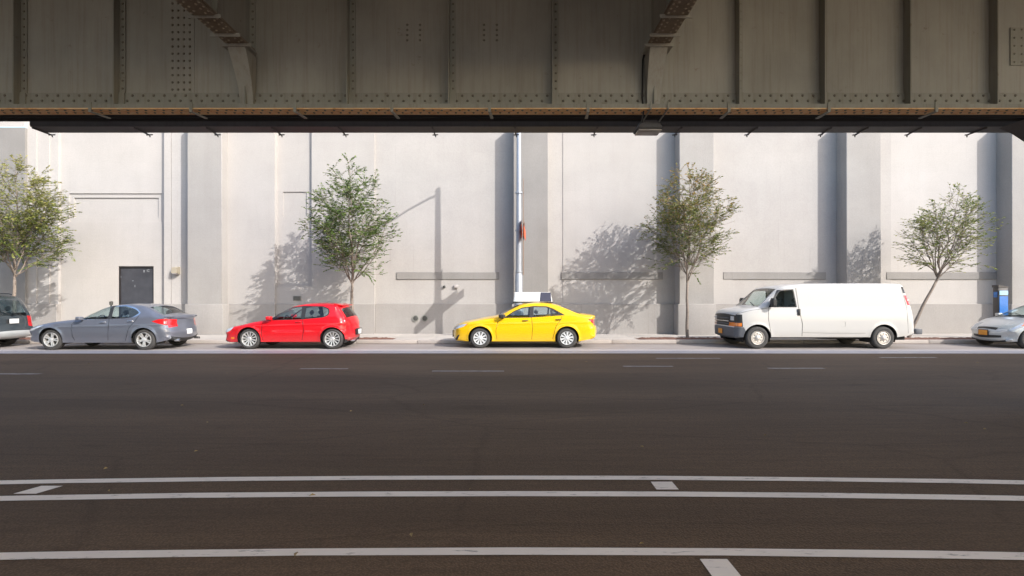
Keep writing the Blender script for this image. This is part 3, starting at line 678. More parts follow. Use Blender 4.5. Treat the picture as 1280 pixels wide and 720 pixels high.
# ------------------------------------------------------------------ vehicles
def catmull(pts, step=.03):
    P = [Vector((p[0], p[1])) for p in pts]; out = []
    Q = [P[0]*2 - P[1]] + P + [P[-1]*2 - P[-2]]
    for i in range(1, len(Q)-2):
        p0, p1, p2, p3 = Q[i-1], Q[i], Q[i+1], Q[i+2]
        t = [0.0]
        for a, b in ((p0,p1),(p1,p2),(p2,p3)): t.append(t[-1] + max((b-a).length, 1e-4)**.5)
        n = max(1, int((p2-p1).length/step))
        for k in range(n):
            u = t[1] + (t[2]-t[1])*k/n
            A1 = p0*((t[1]-u)/(t[1]-t[0])) + p1*((u-t[0])/(t[1]-t[0])); A2 = p1*((t[2]-u)/(t[2]-t[1])) + p2*((u-t[1])/(t[2]-t[1])); A3 = p2*((t[3]-u)/(t[3]-t[2])) + p3*((u-t[2])/(t[3]-t[2]))
            B1 = A1*((t[2]-u)/(t[2]-t[0])) + A2*((u-t[0])/(t[2]-t[0])); B2 = A2*((t[3]-u)/(t[3]-t[1])) + A3*((u-t[1])/(t[3]-t[1]))
            out.append(B1*((t[2]-u)/(t[2]-t[1])) + B2*((u-t[1])/(t[2]-t[1])))
    out.append(P[-1]); return np.array([(p.x, p.y) for p in out])
def roundpoly(pts, r=.04, seg=3):
    n = len(pts); out = []
    for i in range(n):
        p = Vector(pts[i][:2]); a = Vector(pts[i-1][:2]); b = Vector(pts[(i+1)%n][:2])
        rr = min(pts[i][2] if len(pts[i]) > 2 else r, (a-p).length*.45, (b-p).length*.45)
        s = p + (a-p).normalized()*rr; e = p + (b-p).normalized()*rr
        for k in range(seg+1):
            t = k/seg; q = s*(1-t)**2 + p*2*t*(1-t) + e*t*t; out.append((q.x, q.y))
    return out
def inpoly(P, x, y):
    P = np.asarray(P); x1, y1 = P[:,0], P[:,1]; x2, y2 = np.roll(x1,-1), np.roll(y1,-1)
    with np.errstate(divide='ignore', invalid='ignore'):
        c = ((y1 > y[:,None]) != (y2 > y[:,None])) & (x[:,None] < (x2-x1)*(y[:,None]-y1)/(y2-y1) + x1)
    return (c.sum(1) % 2) == 1
def seam(pts, w=.014):
    P = [Vector(p) for p in pts]; L = []; R = []
    for i, p in enumerate(P):
        t = (P[min(i+1, len(P)-1)] - P[max(i-1, 0)]).normalized(); n = Vector((-t.y, t.x))*w/2
        L.append(tuple(p+n)); R.append(tuple(p-n))
    return L + R[::-1]

def rim_mesh(kind, R):
    bm = bmesh.new()
    # outer lip and barrel; y<0 is the outside face
    lathe(bm, [(R, .06), (R, -.012), (R*.985, -.022), (R*.93, -.018), (R*.90, .0), (R*.88, .07)], 40)
    def spoke(a, r0, r1, w0, w1, y0, y1, th=.03):
        d = Vector((math.cos(a), 0, math.sin(a))); s = Vector((-math.sin(a), 0, math.cos(a)))
        hexa(bm, [d*r0 - s*w0 + Vector((0,y0,0)), d*r0 + s*w0 + Vector((0,y0,0)), d*r1 + s*w1 + Vector((0,y1,0)), d*r1 - s*w1 + Vector((0,y1,0)),
                  d*r0 - s*w0 + Vector((0,y0+th,0)), d*r0 + s*w0 + Vector((0,y0+th,0)), d*r1 + s*w1 + Vector((0,y1+th,0)), d*r1 - s*w1 + Vector((0,y1+th,0))])
    if kind == 'five_double':
        for k in range(5):
            a = math.pi/2 + k*2*math.pi/5
            for o in (-.17, .17): spoke(a + o, .05, R*.93, .018, .017, -.006, -.014)
        lathe(bm, [(0, -.018), (.05, -.016), (.075, -.004), (.085, .02)], 20)
    elif kind == 'multi':
        for k in range(12): spoke(k*2*math.pi/12 + .1, .045, R*.93, .012, .021, .004, -.012)
        lathe(bm, [(0, -.008), (.045, -.008), (.062, .004), (.07, .03)], 20)
    elif kind == 'cap10':
        for k in range(10): spoke(k*2*math.pi/10 + .15, .05, R*.93, .016, .034, -.012, -.016)
        lathe(bm, [(0, -.03), (.05, -.026), (.075, -.012), (.08, .02)], 20)
    elif kind == 'steel':
        lathe(bm, [(R*.89, .03), (R*.80, .0), (R*.70, -.006), (R*.62, .01)], 32)
        lathe(bm, [(R*.46, .02), (R*.42, -.015), (R*.36, -.03), (R*.28, -.05), (R*.14, -.06), (0, -.06)], 24)
        for k in range(8): spoke(k*2*math.pi/8, R*.40, R*.72, .030, .036, .0, -.004, .02)
    elif kind == 'cap_holes':
        lathe(bm, [(R*.92, -.010), (R*.80, -.024)], 32); lathe(bm, [(R*.62, -.030), (R*.3, -.034), (0, -.036)], 24)
        for k in range(7): spoke(k*2*math.pi/7, R*.58, R*.84, R*.20, R*.24, -.030, -.022, .02)
    bmesh.ops.recalc_face_normals(bm, faces=bm.faces)
    return fin(bm, 'rim', True, 35)
def tyre_mesh(R, r, w):
    bm = bmesh.new(); s = .02
    prof = [(r*.97, w-.015), (r*1.02, .004), ((r+R)/2, -.012), (R-.035, -.004), (R-.012, .012), (R, .035), (R, w-.04), (R-.02, w-.01), ((r+R)/2, w+.01), (r, w-.01)]
    lathe(bm, prof, 48); bmesh.ops.recalc_face_normals(bm, faces=bm.faces)
    return fin(bm, 'wheel', True, 50)

def car(S):
    """S: dict describing one vehicle; local x runs from front axle to the rear, near side is y<0"""
    root = empty(S['name'], (S['x'], S['d'] + S['W'], 0)); tag(root, S['label'], S['cat'], S.get('group'))
    W = S['W']; wb = S['wb']; RW = S['R']; RA = S.get('RA', RW + .055); zb = S['zb']; zs = S.get('zs', .62); tum = S.get('tum', .36)
    T = catmull(S['T'], .028)
    dT = np.gradient(T, axis=0); ln = np.hypot(dT[:,0], dT[:,1]); nrm = np.stack([-dT[:,1]/ln, dT[:,0]/ln], 1)   # outward (curve runs front->top->rear)
    bulge = S.get('b0', .035) + S.get('b1', .11) * np.abs(nrm[:,0])**2.0
    Sd = T - nrm * bulge[:,None]
    # keep the side outline smooth
    ker = np.ones(5)/5
    for c in (0, 1): Sd[2:-2,c] = np.convolve(Sd[:,c], ker, 'valid')
    xf, xr = Sd[:,0].min(), Sd[:,0].max()
    rfil = S.get('r0', .075) + S.get('r1', .12) * np.abs(nrm[:,0])**2
    mm = (W*.72)/(2*bulge); qm = mm/np.sqrt(1+mm*mm)
    lf, lr = S.get('lf', 1.0), S.get('lr', .9); cf, cr = S.get('cf', .14), S.get('cr', .10)
    segA = Sd[:-1]; segB = Sd[1:]; sv = segB - segA; sl2 = (sv**2).sum(1) + 1e-12
    lines = S.get('lines', [])
    def Y(x, z):
        x = np.asarray(x, float); z = np.asarray(z, float)
        plan = W*(1 - cf*np.clip((xf+lf-x)/lf, 0, 1.2)**2.4 - cr*np.clip((x-(xr-lr))/lr, 0, 1.2)**2.4)
        y = plan - S.get('tuck', .075)*np.clip((zs-z)/(zs-.15), 0, 1.2)**2
        y = y - .03*np.clip((z-zs)/(zb-zs), 0, 1)**2
        d = z - zb; up = .5*(d + np.sqrt(d*d + .04**2)); y = y - tum*up
        for (z0, z1, dep, wd) in lines:        # character lines: z at x=0, z at x=wb, relief
            zc = z0 + (z1-z0)*x/wb; y = y + dep*np.exp(-((z-zc)/wd)**2)
        for cx in (0.0, wb):
            rr = np.hypot(x-cx, z-RW); y = y + S.get('flare', .018)*np.exp(-((rr-RA)/.05)**2)
        px = x[:,None]-segA[None,:,0]; pz = z[:,None]-segA[None,:,1]
        t = np.clip((px*sv[None,:,0]+pz*sv[None,:,1])/sl2[None,:], 0, 1)
        dd = np.hypot(px-t*sv[None,:,0], pz-t*sv[None,:,1]); k = dd.argmin(1); s = dd[np.arange(len(x)), k]
        r = rfil[k]; q = qm[k]*np.clip(1 - s/r, 0, 1)
        return y - r*(1-np.sqrt(np.maximum(0, 1-q*q)))
    # ---- side outline with wheel arches
    out = [tuple(p) for p in Sd]
    zsill = S['sill']
    def arch(cx):
        h = max(-.98, min(.98, (zsill - RW)/RA)); a0 = math.asin(h)
        return [(cx + RA*math.cos(a), RW + RA*math.sin(a)) for a in np.linspace(a0, math.pi - a0, 26)]
    low = [(xr - S.get('rb', .1), Sd[-1,1])] if False else []
    bottom = low + arch(wb) + arch(0.0)
    poly = out + bottom
    polys = {'outline': poly}
    regs = []                                  # (part, polygon) in priority order
    for nm, pts in S['regions']: regs.append((nm, pts))
    vs = []; es = []
    def addpoly(P):
        i0 = len(vs)
        for p in P: vs.append(Vector((p[0], p[1])))
        for i in range(len(P)): es.append((i0+i, i0+(i+1) % len(P)))
    addpoly(poly)
    for nm, P in regs: addpoly(P)
    gx = np.arange(xf-.02, xr+.05, .06); gz = np.arange(.12, T[:,1].max()+.02, .05)
    GX_, GZ_ = np.meshgrid(gx, gz); GX_[::2] += .03; gxx, gzz = GX_.ravel(), GZ_.ravel()
    keep = inpoly(poly, gxx, gzz)
    # denser ring near the outline so fillets are smooth
    ring = []
    for off in (.012, .03, .055, .085, .13):
        ring.append(Sd - nrm*off)
    for cx in (0.0, wb):
        for off in (.02, .045, .08):
            a = np.linspace(-.2, math.pi+.2, 30); ring.append(np.stack([cx+(RA+off)*np.cos(a), RW+(RA+off)*np.sin(a)], 1))
    ring = np.concatenate(ring); rk = inpoly(poly, ring[:,0], ring[:,1])
    for p in np.concatenate([np.stack([gxx[keep], gzz[keep]], 1), ring[rk]]): vs.append(Vector((p[0], p[1])))
    res = delaunay_2d_cdt(vs, es, [], 0, 1e-4)
    V = np.array([(v.x, v.y) for v in res[0]]); Fc = np.array([f for f in res[2] if len(f) == 3])
    cen = V[Fc].mean(1); ins = inpoly(poly, cen[:,0], cen[:,1]); Fc = Fc[ins]; cen = cen[ins]
    part = np.array(['body']*len(Fc), dtype=object); done = np.zeros(len(Fc), bool)
    for nm, P in regs:
        m = inpoly(P, cen[:,0], cen[:,1]) & ~done; part[m] = nm; done |= m
    yv = Y(V[:,0], V[:,1]); e = .004
    dyx = (Y(V[:,0]+e, V[:,1]) - Y(V[:,0]-e, V[:,1]))/(2*e); dyz = (Y(V[:,0], V[:,1]+e) - Y(V[:,0], V[:,1]-e))/(2*e)
    dyx = np.clip(dyx, -3, 3); dyz = np.clip(dyz, -3, 3)
    acc = {}
    def put(key, P, N, faces):
        a = acc.setdefault(key, [[], [], []]); o = len(a[0]); a[0].extend(P); a[1].extend(N); a[2].extend([tuple(i+o for i in f) for f in faces])
    inset = S.get('inset', {})
    for nm in sorted(set(part)):
        f = Fc[part == nm]; used = np.unique(f); remap = {int(u): i for i, u in enumerate(used)}
        off = inset.get(nm, .012 if nm.startswith('window') else .010 if nm.startswith('seam') else 0.0)
        for side in (-1, 1):
            P = [(V[u,0], side*(yv[u]-off), V[u,1]) for u in used]
            N = [Vector((-dyx[u], side, -dyz[u] if True else 0)).normalized() for u in used]
            N = [Vector((-dyx[u]*1.0, side*1.0, -dyz[u])).normalized() for u in used]
            ff = []
            for t in f:
                a, b, c = (V[int(i)] for i in t); area = (b[0]-a[0])*(c[1]-a[1]) - (b[1]-a[1])*(c[0]-a[0])
                tt = [remap[int(i)] for i in t]
                # seen from y<0 with x right, z up: ccw is outward on the near side
                if (area > 0) != (side < 0): tt = tt[::-1]
                ff.append(tuple(tt))
            sfx = '' if nm in ('body', 'trim') else ('|n' if side < 0 else '|f')
            put(nm + sfx, P, N, ff)
    # ---- strip across the car: bonnet, glass, roof, boot, bumpers
    ys = Y(Sd[:,0], Sd[:,1]); nv = 25; vv = np.linspace(-1, 1, nv)
    vv = np.sign(vv)*np.abs(vv)**.9
    G = np.zeros((len(Sd), nv, 3))
    for j, v in enumerate(vv):
        off = bulge*(1-v*v)
        G[:,j,0] = Sd[:,0] + nrm[:,0]*off; G[:,j,2] = Sd[:,1] + nrm[:,1]*off; G[:,j,1] = ys*v
    du = np.gradient(G, axis=0); dv = np.gradient(G, axis=1); NN = np.cross(dv, du)
    ctr = nrm[:,None,:]; sg = np.sign(NN[:,:,0]*ctr[:,:,0] + NN[:,:,2]*ctr[:,:,1]); sg[sg == 0] = 1
    NN = NN*sg[:,:,None]; NN /= np.linalg.norm(NN, axis=2, keepdims=True) + 1e-9
    fn = S['strip']; cells = {}
    for i in range(len(Sd)-1):
        for j in range(nv-1):
            v = abs((vv[j]+vv[j+1])/2); c = T[i]; nm = fn(c[0], c[1], nrm[i,0], v) or 'body'
            if nm in ('headlamp', 'tail_lamp', 'turn_signal'): nm += '|n' if vv[j]+vv[j+1] < 0 else '|f'
            cells.setdefault(nm, []).append((i, j))
    for nm, cl in cells.items():
        ids = {}; P = []; N = []; ff = []
        off = .008 if nm in ('windscreen', 'rear_window') else 0.0
        for (i, j) in cl:
            q = []
            for (a, b) in ((i,j),(i+1,j),(i+1,j+1),(i,j+1)):
                if (a, b) not in ids:
                    ids[(a,b)] = len(P); P.append(tuple(G[a,b] - NN[a,b]*off)); N.append(Vector(NN[a,b]))
                q.append(ids[(a,b)])
            ff.append(tuple(q))
        # orient faces with the normals
        fo = []
        for f in ff:
            p = [Vector(P[k]) for k in f]; n = (p[1]-p[0]).cross(p[2]-p[0])
            fo.append(f if n.dot(N[f[0]]) >= 0 else f[::-1])
        put(nm, P, N, fo)
    mats = S['mats']; parts = {}
    def mk(key, parent):
        P, N, ff = acc[key]; base = key.split('|')[0]
        me = bpy.data.meshes.new(base); me.from_pydata([tuple(p) for p in P], [], ff); me.update()
        me.polygons.foreach_set('use_smooth', [True]*len(me.polygons))
        me.normals_split_custom_set_from_vertices([tuple(n) for n in N])
        plain_name = base.split('#')[0]
        o = link(plain_name, me, mats.get(base, mats.get(plain_name, mats['body'])), parent); parts[key] = o; return o
    par = S.get('parents', {})
    for key in sorted(acc, key=lambda k: k.split('|')[0] in par):
        base = key.split('|')[0]; sfx = key[len(base):]
        pr = root
        if base in par: pr = parts.get(par[base] + sfx, root)
        mk(key, pr)
    # ---- underside, wheel wells
    ti = T[:,1].max()
    pbox('underbody', xf + .25, xr - .25, -W*.80, W*.80, S.get('under', .17), zsill + .10, M['under'], root) if False else None
    bm = bmesh.new(); box(bm, xf + .3, -RA - .03, -W*.78, W*.78, .21, .42); box(bm, RA + .02, wb - RA - .02, -W*.88, W*.88, zsill + .012, zsill + .12)
    box(bm, -RA - .03, RA + .02, -W*.45, W*.45, .22, .55); box(bm, wb - RA - .02, wb + RA + .02, -W*.45, W*.45, .26, .55); box(bm, wb + RA + .02, xr - .22, -W*.76, W*.76, .27, .45)
    link('underbody', fin(bm, 'underbody'), M['under'], root)
    for cx in (0.0, wb):
        for side in (-1, 1):
            bm = bmesh.new(); a_ = np.linspace(-.35, math.pi + .35, 24); A = []
            for a in a_:
                x, z = cx + (RA + .004)*math.cos(a), RW + (RA + .004)*math.sin(a)
                A.append((bm.verts.new((x, side*(W - .09), z)), bm.verts.new((x, side*W*.44, z))))
            for i in range(len(A)-1): bm.faces.new((A[i][0], A[i][1], A[i+1][1], A[i+1][0]))
            bm.faces.new([q[1] for q in A])
            link('wheel_well', fin(bm, 'wheel_well', True, 40), M['under'], root)
    # ---- wheels
    tw = S.get('tw', .21); rr = S['rim_r']
    tm = tyre_mesh(RW, rr, tw); rm = rim_mesh(S['rim'], rr)
    bm = bmesh.new(); lathe(bm, [(0, .055), (rr*.72, .055), (rr*.74, .075), (rr*.95, .085)], 28); dm = fin(bm, 'brake_disc', True, 40)
    for me, mt in ((tm, M['tyre']), (rm, S['rim_mat']), (dm, M['disc'])): me.materials.append(mt)
    for cx in (0.0, wb):
        for side in (-1, 1):
            w = bpy.data.objects.new('wheel', tm); C.objects.link(w); w.parent = root
            w.location = (cx, side*(W - S.get('wi', .045)), RW)
            if side > 0: w.rotation_euler = (0, 0, math.pi)
            for me in (rm, dm):
                r_ = bpy.data.objects.new(me.name.split('.')[0], me); C.objects.link(r_); r_.parent = w
                if me is rm: r_.rotation_euler = (0, S.get('spin', .3) + cx, 0)
    # ---- cabin
    it = S.get('interior')
    if it:
        sm = M[it.get('mat', 'seat')]
        fl = it.get('floor', .36)
        pbox('cabin_floor', it['x0'], it['x1'], -W*.84, W*.84, fl - .03, fl, M['under'], root)
        bm = bmesh.new(); xd = it['dash']; hexa(bm, [(xd-.28,-W*.80,.62),(xd+.10,-W*.80,.62),(xd+.10,W*.80,.62),(xd-.28,W*.80,.62),(xd-.28,-W*.78,zb-.04),(xd+.04,-W*.78,zb-.02),(xd+.04,W*.78,zb-.02),(xd-.28,W*.78,zb-.04)])
        bmesh.ops.bevel(bm, geom=bm.edges[:], offset=.03, segments=2, affect='EDGES'); link('dashboard', fin(bm, 'dashboard', True, 40), M['trim'], root)
        hs = it.get('h', 0.0)
        for sx in it['seats']:
            for side in (-1, 1):
                cy = side*W*.42
                bm = bmesh.new()
                hexa(bm, [(sx-.45,cy-.24,.40+hs),(sx+.02,cy-.24,.36+hs),(sx+.02,cy+.24,.36+hs),(sx-.45,cy+.24,.40+hs),(sx-.47,cy-.23,.56+hs),(sx+.02,cy-.23,.50+hs),(sx+.02,cy+.23,.50+hs),(sx-.47,cy+.23,.56+hs)])
                hexa(bm, [(sx-.05,cy-.23,.46+hs),(sx+.09,cy-.22,.44+hs),(sx+.09,cy+.22,.44+hs),(sx-.05,cy+.23,.46+hs),(sx+.12,cy-.18,1.02+hs),(sx+.22,cy-.17,1.01+hs),(sx+.22,cy+.17,1.01+hs),(sx+.12,cy+.18,1.02+hs)])
                hexa(bm, [(sx+.15,cy-.11,1.06+hs),(sx+.23,cy-.10,1.05+hs),(sx+.23,cy+.10,1.05+hs),(sx+.15,cy+.11,1.06+hs),(sx+.18,cy-.11,1.22+hs),(sx+.26,cy-.10,1.21+hs),(sx+.26,cy+.10,1.21+hs),(sx+.18,cy+.11,1.22+hs)])
                bmesh.ops.bevel(bm, geom=bm.edges[:], offset=.035, segments=2, affect='EDGES'); link('seat', fin(bm, 'seat', True, 50), sm, root)
        bm = bmesh.new(); cxw, czw = xd + .20, zb - .04 + hs*.5; pts = []
        for k in range(21):
            a = 2*math.pi*k/20; pts.append((cxw + .10*math.sin(a)*.6, -W*.42 + .18*math.cos(a), czw + .16*math.sin(a)))
        tube(bm, pts, .014, 8); tube(bm, [(cxw, -W*.42, czw), (cxw - .22, -W*.42, czw - .12)], .03, 8); tube(bm, [(cxw, -W*.42-.17, czw), (cxw, -W*.42+.17, czw)], .018, 6)
        link('steering_wheel', fin(bm, 'steering_wheel', True, 50), M['trim'], root)
    # ---- door handles and mirrors
    for (hx, hz, key, mt) in S.get('handles', []):
        for side, sfx in ((-1, '|n'), (1, '|f')):
            y0 = float(Y([hx], [hz])[0]); yb = y0 - .004
            bm = bmesh.new()
            a = Vector((hx-.09, side*(yb+.004), hz)); b = Vector((hx+.09, side*(yb+.004), hz+.006))
            tube(bm, [a, (hx-.06, side*(yb+.035), hz), (hx+.06, side*(yb+.035), hz+.005), b], [.012,.015,.015,.012], 8)
            o = link('handle', fin(bm, 'handle', True, 50), mt, parts.get(key + sfx, root))
    for (mx_, mz, sx_, sz_, sy_, mt) in S.get('mirrors', []):
        for side in (-1, 1):
            y0 = float(Y([mx_+.1], [mz-.03])[0]); bm = bmesh.new()
            bmesh.ops.create_cube(bm, size=2); bmesh.ops.bevel(bm, geom=bm.edges[:], offset=.55, segments=4, affect='EDGES', profile=.6)
            for vtx in bm.verts:
                vtx.co.x *= sx_*(1 - .18*vtx.co.y*side); vtx.co.y *= sy_; vtx.co.z *= sz_
            bmesh.ops.translate(bm, vec=(mx_, side*(y0 + sy_ + .035), mz), verts=bm.verts)
            tube(bm, [(mx_+.04, side*(y0-.03), mz-.07), (mx_+.02, side*(y0+.07), mz-.03)], .03, 8)
            link('side_mirror', fin(bm, 'side_mirror', True, 60), mt, root)
    S['Y'] = Y; S['Tc'] = T
    return root, parts

def panel_at(name, root, x, y, z, sx, sy, sz, mat, r=.006):
    return rbox(name, x - sx/2, x + sx/2, y - sy/2, y + sy/2, z - sz/2, z + sz/2, mat, root, r, 2)

# --- blue-grey saloon -------------------------------------------------
B = M
wbG = 2.87
regsG = [
 ('window#f', roundpoly([(.90,.955),(1.20,1.155),(1.48,1.285),(1.74,1.345),(1.74,.985)], .03)),
 ('window#r', roundpoly([(1.86,.988),(1.84,1.345),(2.20,1.355),(2.52,1.27,.1),(2.68,1.15,.06),(2.50,1.02,.05)], .03)),
 ('pillar_trim', [(1.70,.96),(1.71,1.37),(1.87,1.38),(1.90,.97)]),
 ('chrome_trim', roundpoly([(.84,.935),(1.20,1.19),(1.50,1.325),(1.80,1.38),(2.22,1.39),(2.56,1.30,.1),(2.74,1.145,.08),(2.52,.995,.06)], .02)),
 ('headlamp', roundpoly([(-.74,.60),(-.62,.66),(-.40,.745),(-.22,.775),(-.36,.70),(-.60,.60)], .02)),
 ('tail_lamp', roundpoly([(3.10,.89),(3.28,.955),(3.46,.965),(3.72,.93),(3.72,.74),(3.50,.77),(3.28,.83)], .02)),
 ('seam#1', seam([(.74,.93),(.66,.80),(.68,.45),(.74,.30)])),
 ('seam#2', seam([(1.79,.97),(1.80,.70),(1.76,.30)])),
 ('seam#3', seam([(2.68,1.06),(2.60,.90),(2.42,.68),(2.30,.30)])),
 ('seam#4', seam([(-.02,.89),(.4,.93),(.72,.945)], .012)),
 ('door#f', [(.74,.93),(.90,.955),(1.79,.97),(1.80,.70),(1.76,.27),(.75,.27),(.68,.45),(.66,.80)]),
 ('door#r', [(1.79,.97),(2.52,1.0),(2.66,1.05),(2.60,.90),(2.42,.68),(2.30,.27),(1.76,.27),(1.80,.70)]),
]
def stripG(x, z, nx, v):
    if .80 < x < 1.58 and z > .98 and v < .90: return 'windscreen'
    if 2.86 < x < 3.32 and z > 1.10 and v < .86: return 'rear_window'
    if x < -.5 and .60 < z < .76 and v > .55: return 'headlamp'
    if x < -.6 and .36 < z < .60 and v < .45: return 'grille'
    if x > 3.5 and .74 < z < .95 and v > .62: return 'tail_lamp'
    if x > 3.5 and .46 < z < .64 and v < .20: return 'number_plate'
    if x > 3.4 and z < .36: return 'lower_bumper'
S1 = dict(name='grey_saloon', label='blue-grey saloon car with chrome window trim parked behind a minivan', cat='car', x=-14.22, d=15.75, W=.885, wb=wbG, R=.325, RA=.375, zb=.95, zs=.66, tum=.42, sill=.235,
  T=[(-.68,.20),(-.86,.26),(-.95,.42),(-.94,.56),(-.85,.67),(-.56,.78),(0,.895),(.45,.955),(.76,.99),(1.05,1.145),(1.38,1.305),(1.68,1.395),(2.02,1.44),(2.40,1.44),(2.78,1.385),(3.06,1.275),(3.28,1.155),(3.38,1.11),(3.52,1.09),(3.64,1.075),(3.69,1.03),(3.68,.88),(3.73,.68),(3.76,.52),(3.71,.34),(3.58,.23)],
  regions=regsG, strip=stripG, mats=dict(body=M['p_grey'], window=M['glass'], windscreen=M['glass'], rear_window=M['glassd'], chrome_trim=M['chrome'], pillar_trim=M['trim'], headlamp=M['lamp'], tail_lamp=M['red'], seam=M['trim'], grille=M['trim'], number_plate=M['plate_w'], lower_bumper=M['trim']),
  parents={'window#f': 'door#f', 'window#r': 'door#r'}, rim='five_double', rim_mat=M['alloy'], rim_r=.222, lines=[(.72,.80,.012,.05)],
  interior=dict(x0=.5, x1=3.3, dash=.95, seats=(1.75, 2.62)), handles=[(1.62,.865,'door#f',M['chrome']),(2.46,.90,'door#r',M['chrome'])], mirrors=[(.96,.985,.085,.055,.075,M['p_grey'])], b1=.16, cr=.12, cf=.14)
r1, p1 = car(S1)
for y in (-.5, .5):
    bm = bmesh.new(); lathe(bm, [(.0, -.0), (.03, 0), (.042, 0), (.042, .16), (.03, .16)], 14, 'z', (0,0,0)); bm.transform(Matrix.Translation((3.60, y, .29)) @ Matrix.Rotation(math.radians(90), 4, 'Y')); link('exhaust_pipe', fin(bm, 'exhaust_pipe', True, 40), M['chrome'], r1)

# --- red hatchback ------------------------------------------------------
regsR = [
 ('window#f', roundpoly([(.60,.915),(.98,1.165),(1.22,1.275),(1.60,1.33),(1.62,.955)], .025)),
 ('window#r', roundpoly([(1.74,.965),(1.74,1.335),(2.26,1.325),(2.44,1.26,.06),(2.46,1.09,.08),(2.30,1.02)], .03)),
 ('window_trim', roundpoly([(.52,.90),(.94,1.185),(1.20,1.305),(1.64,1.36),(2.28,1.35),(2.49,1.27,.08),(2.50,1.07,.1),(2.30,.995),(1.62,.935)], .02)),
 ('headlamp', roundpoly([(-.95,.52),(-.80,.64),(-.60,.70),(-.50,.70),(-.58,.60),(-.72,.53)], .03)),
 ('side_marker', roundpoly([(-.60,.32),(-.48,.32),(-.48,.38),(-.60,.38)], .02)),
 ('tail_lamp', roundpoly([(2.86,.80),(2.80,.90),(3.12,.94),(3.16,.84),(3.06,.78)], .03)),
 ('lower_grille', roundpoly([(-.96,.20),(-.96,.46),(-.82,.36),(-.72,.20)], .02)),
 ('seam#1', seam([(.53,.895),(.42,.80),(.40,.45),(.44,.28)])),
 ('seam#2', seam([(1.68,.94),(1.72,.60),(1.66,.28)])),
 ('seam#3', seam([(-.30,.74),(.10,.85),(.50,.90)], .012)),
 ('door#f', [(.56,.90),(.62,.91),(1.70,.945),(1.72,.60),(1.66,.265),(.44,.265),(.40,.45),(.42,.80)]),
]
def stripR(x, z, nx, v):
    if .52 < x < 1.18 and z > .97 and v < .90: return 'windscreen'
    if x > 2.76 and 1.03 < z < 1.33 and v < .84: return 'rear_window'
    if x < -.5 and .52 < z < .70 and v > .52: return 'headlamp'
    if x < -.6 and (.50 < z < .66 and v < .50 or .22 < z < .42 and v < .8): return 'grille'
    if x > 2.9 and .79 < z < .93 and v > .62: return 'tail_lamp'
    if x > 2.9 and .42 < z < .62 and v < .34: return 'number_plate'
S2 = dict(name='red_hatchback', label='bright red three-door hatchback with multi-spoke wheels beside the bushy green tree', cat='car', x=-8.26, d=16.05, W=.88, wb=2.61, R=.325, RA=.375, zb=.93, zs=.66, tum=.40, sill=.235,
  T=[(-.72,.17),(-.90,.22),(-.98,.36),(-.96,.52),(-.87,.63),(-.66,.71),(-.30,.79),(.08,.88),(.48,.965),(.84,1.17),(1.18,1.335),(1.55,1.425),(1.95,1.455),(2.30,1.45),(2.56,1.43),(2.72,1.40),(2.80,1.35),(2.95,1.17),(3.07,1.0),(3.14,.82),(3.16,.62),(3.18,.48),(3.14,.32),(3.02,.22)],
  regions=regsR, strip=stripR, mats=dict(body=M['p_red'], window=M['glass'], windscreen=M['glass'], rear_window=M['glassd'], window_trim=M['trim'], headlamp=M['lamp'], side_marker=M['amber'], tail_lamp=M['red'], seam=M['trim'], grille=M['trim'], lower_grille=M['trim'], number_plate=M['trim']),
  parents={'window#f': 'door#f'}, rim='multi', rim_mat=M['alloy'], rim_r=.235, lines=[(.56,.60,-.008,.012),(.74,.82,.012,.05)], cr=.09, lr=.7, b1=.13,
  interior=dict(x0=.4, x1=3.0, dash=.72, seats=(1.58, 2.40)), handles=[(1.55,.86,'door#f',M['p_red'])], mirrors=[(.66,.985,.085,.055,.08,M['p_red'])])
r2_, p2 = car(S2)
bm = bmesh.new(); hexa(bm, [(2.56,-.56,1.395),(2.80,-.53,1.35),(2.80,.53,1.35),(2.56,.56,1.395),(2.56,-.56,1.43),(2.84,-.53,1.385),(2.84,.53,1.385),(2.56,.56,1.43)])
bmesh.ops.bevel(bm, geom=bm.edges[:], offset=.012, segments=2, affect='EDGES'); link('roof_spoiler', fin(bm, 'roof_spoiler', True, 40), M['p_red'], r2_)
pl = panel_at('plate_holder', r2_, 3.20, 0.0, .52, .06, .50, .20, M['trim']); panel_at('number_plate', pl, 3.234, 0, .52, .006, .32, .15, M['plate_w'], .002)
for y in (-.05, .05):
    bm = bmesh.new(); lathe(bm, [(0,0),(.025,0),(.035,0),(.035,.14)], 12, 'z'); bm.transform(Matrix.Translation((3.06, -.35 + y, .25)) @ Matrix.Rotation(math.radians(90), 4, 'Y')); link('exhaust_pipe', fin(bm, 'exhaust_pipe', True, 40), M['chrome'], r2_)

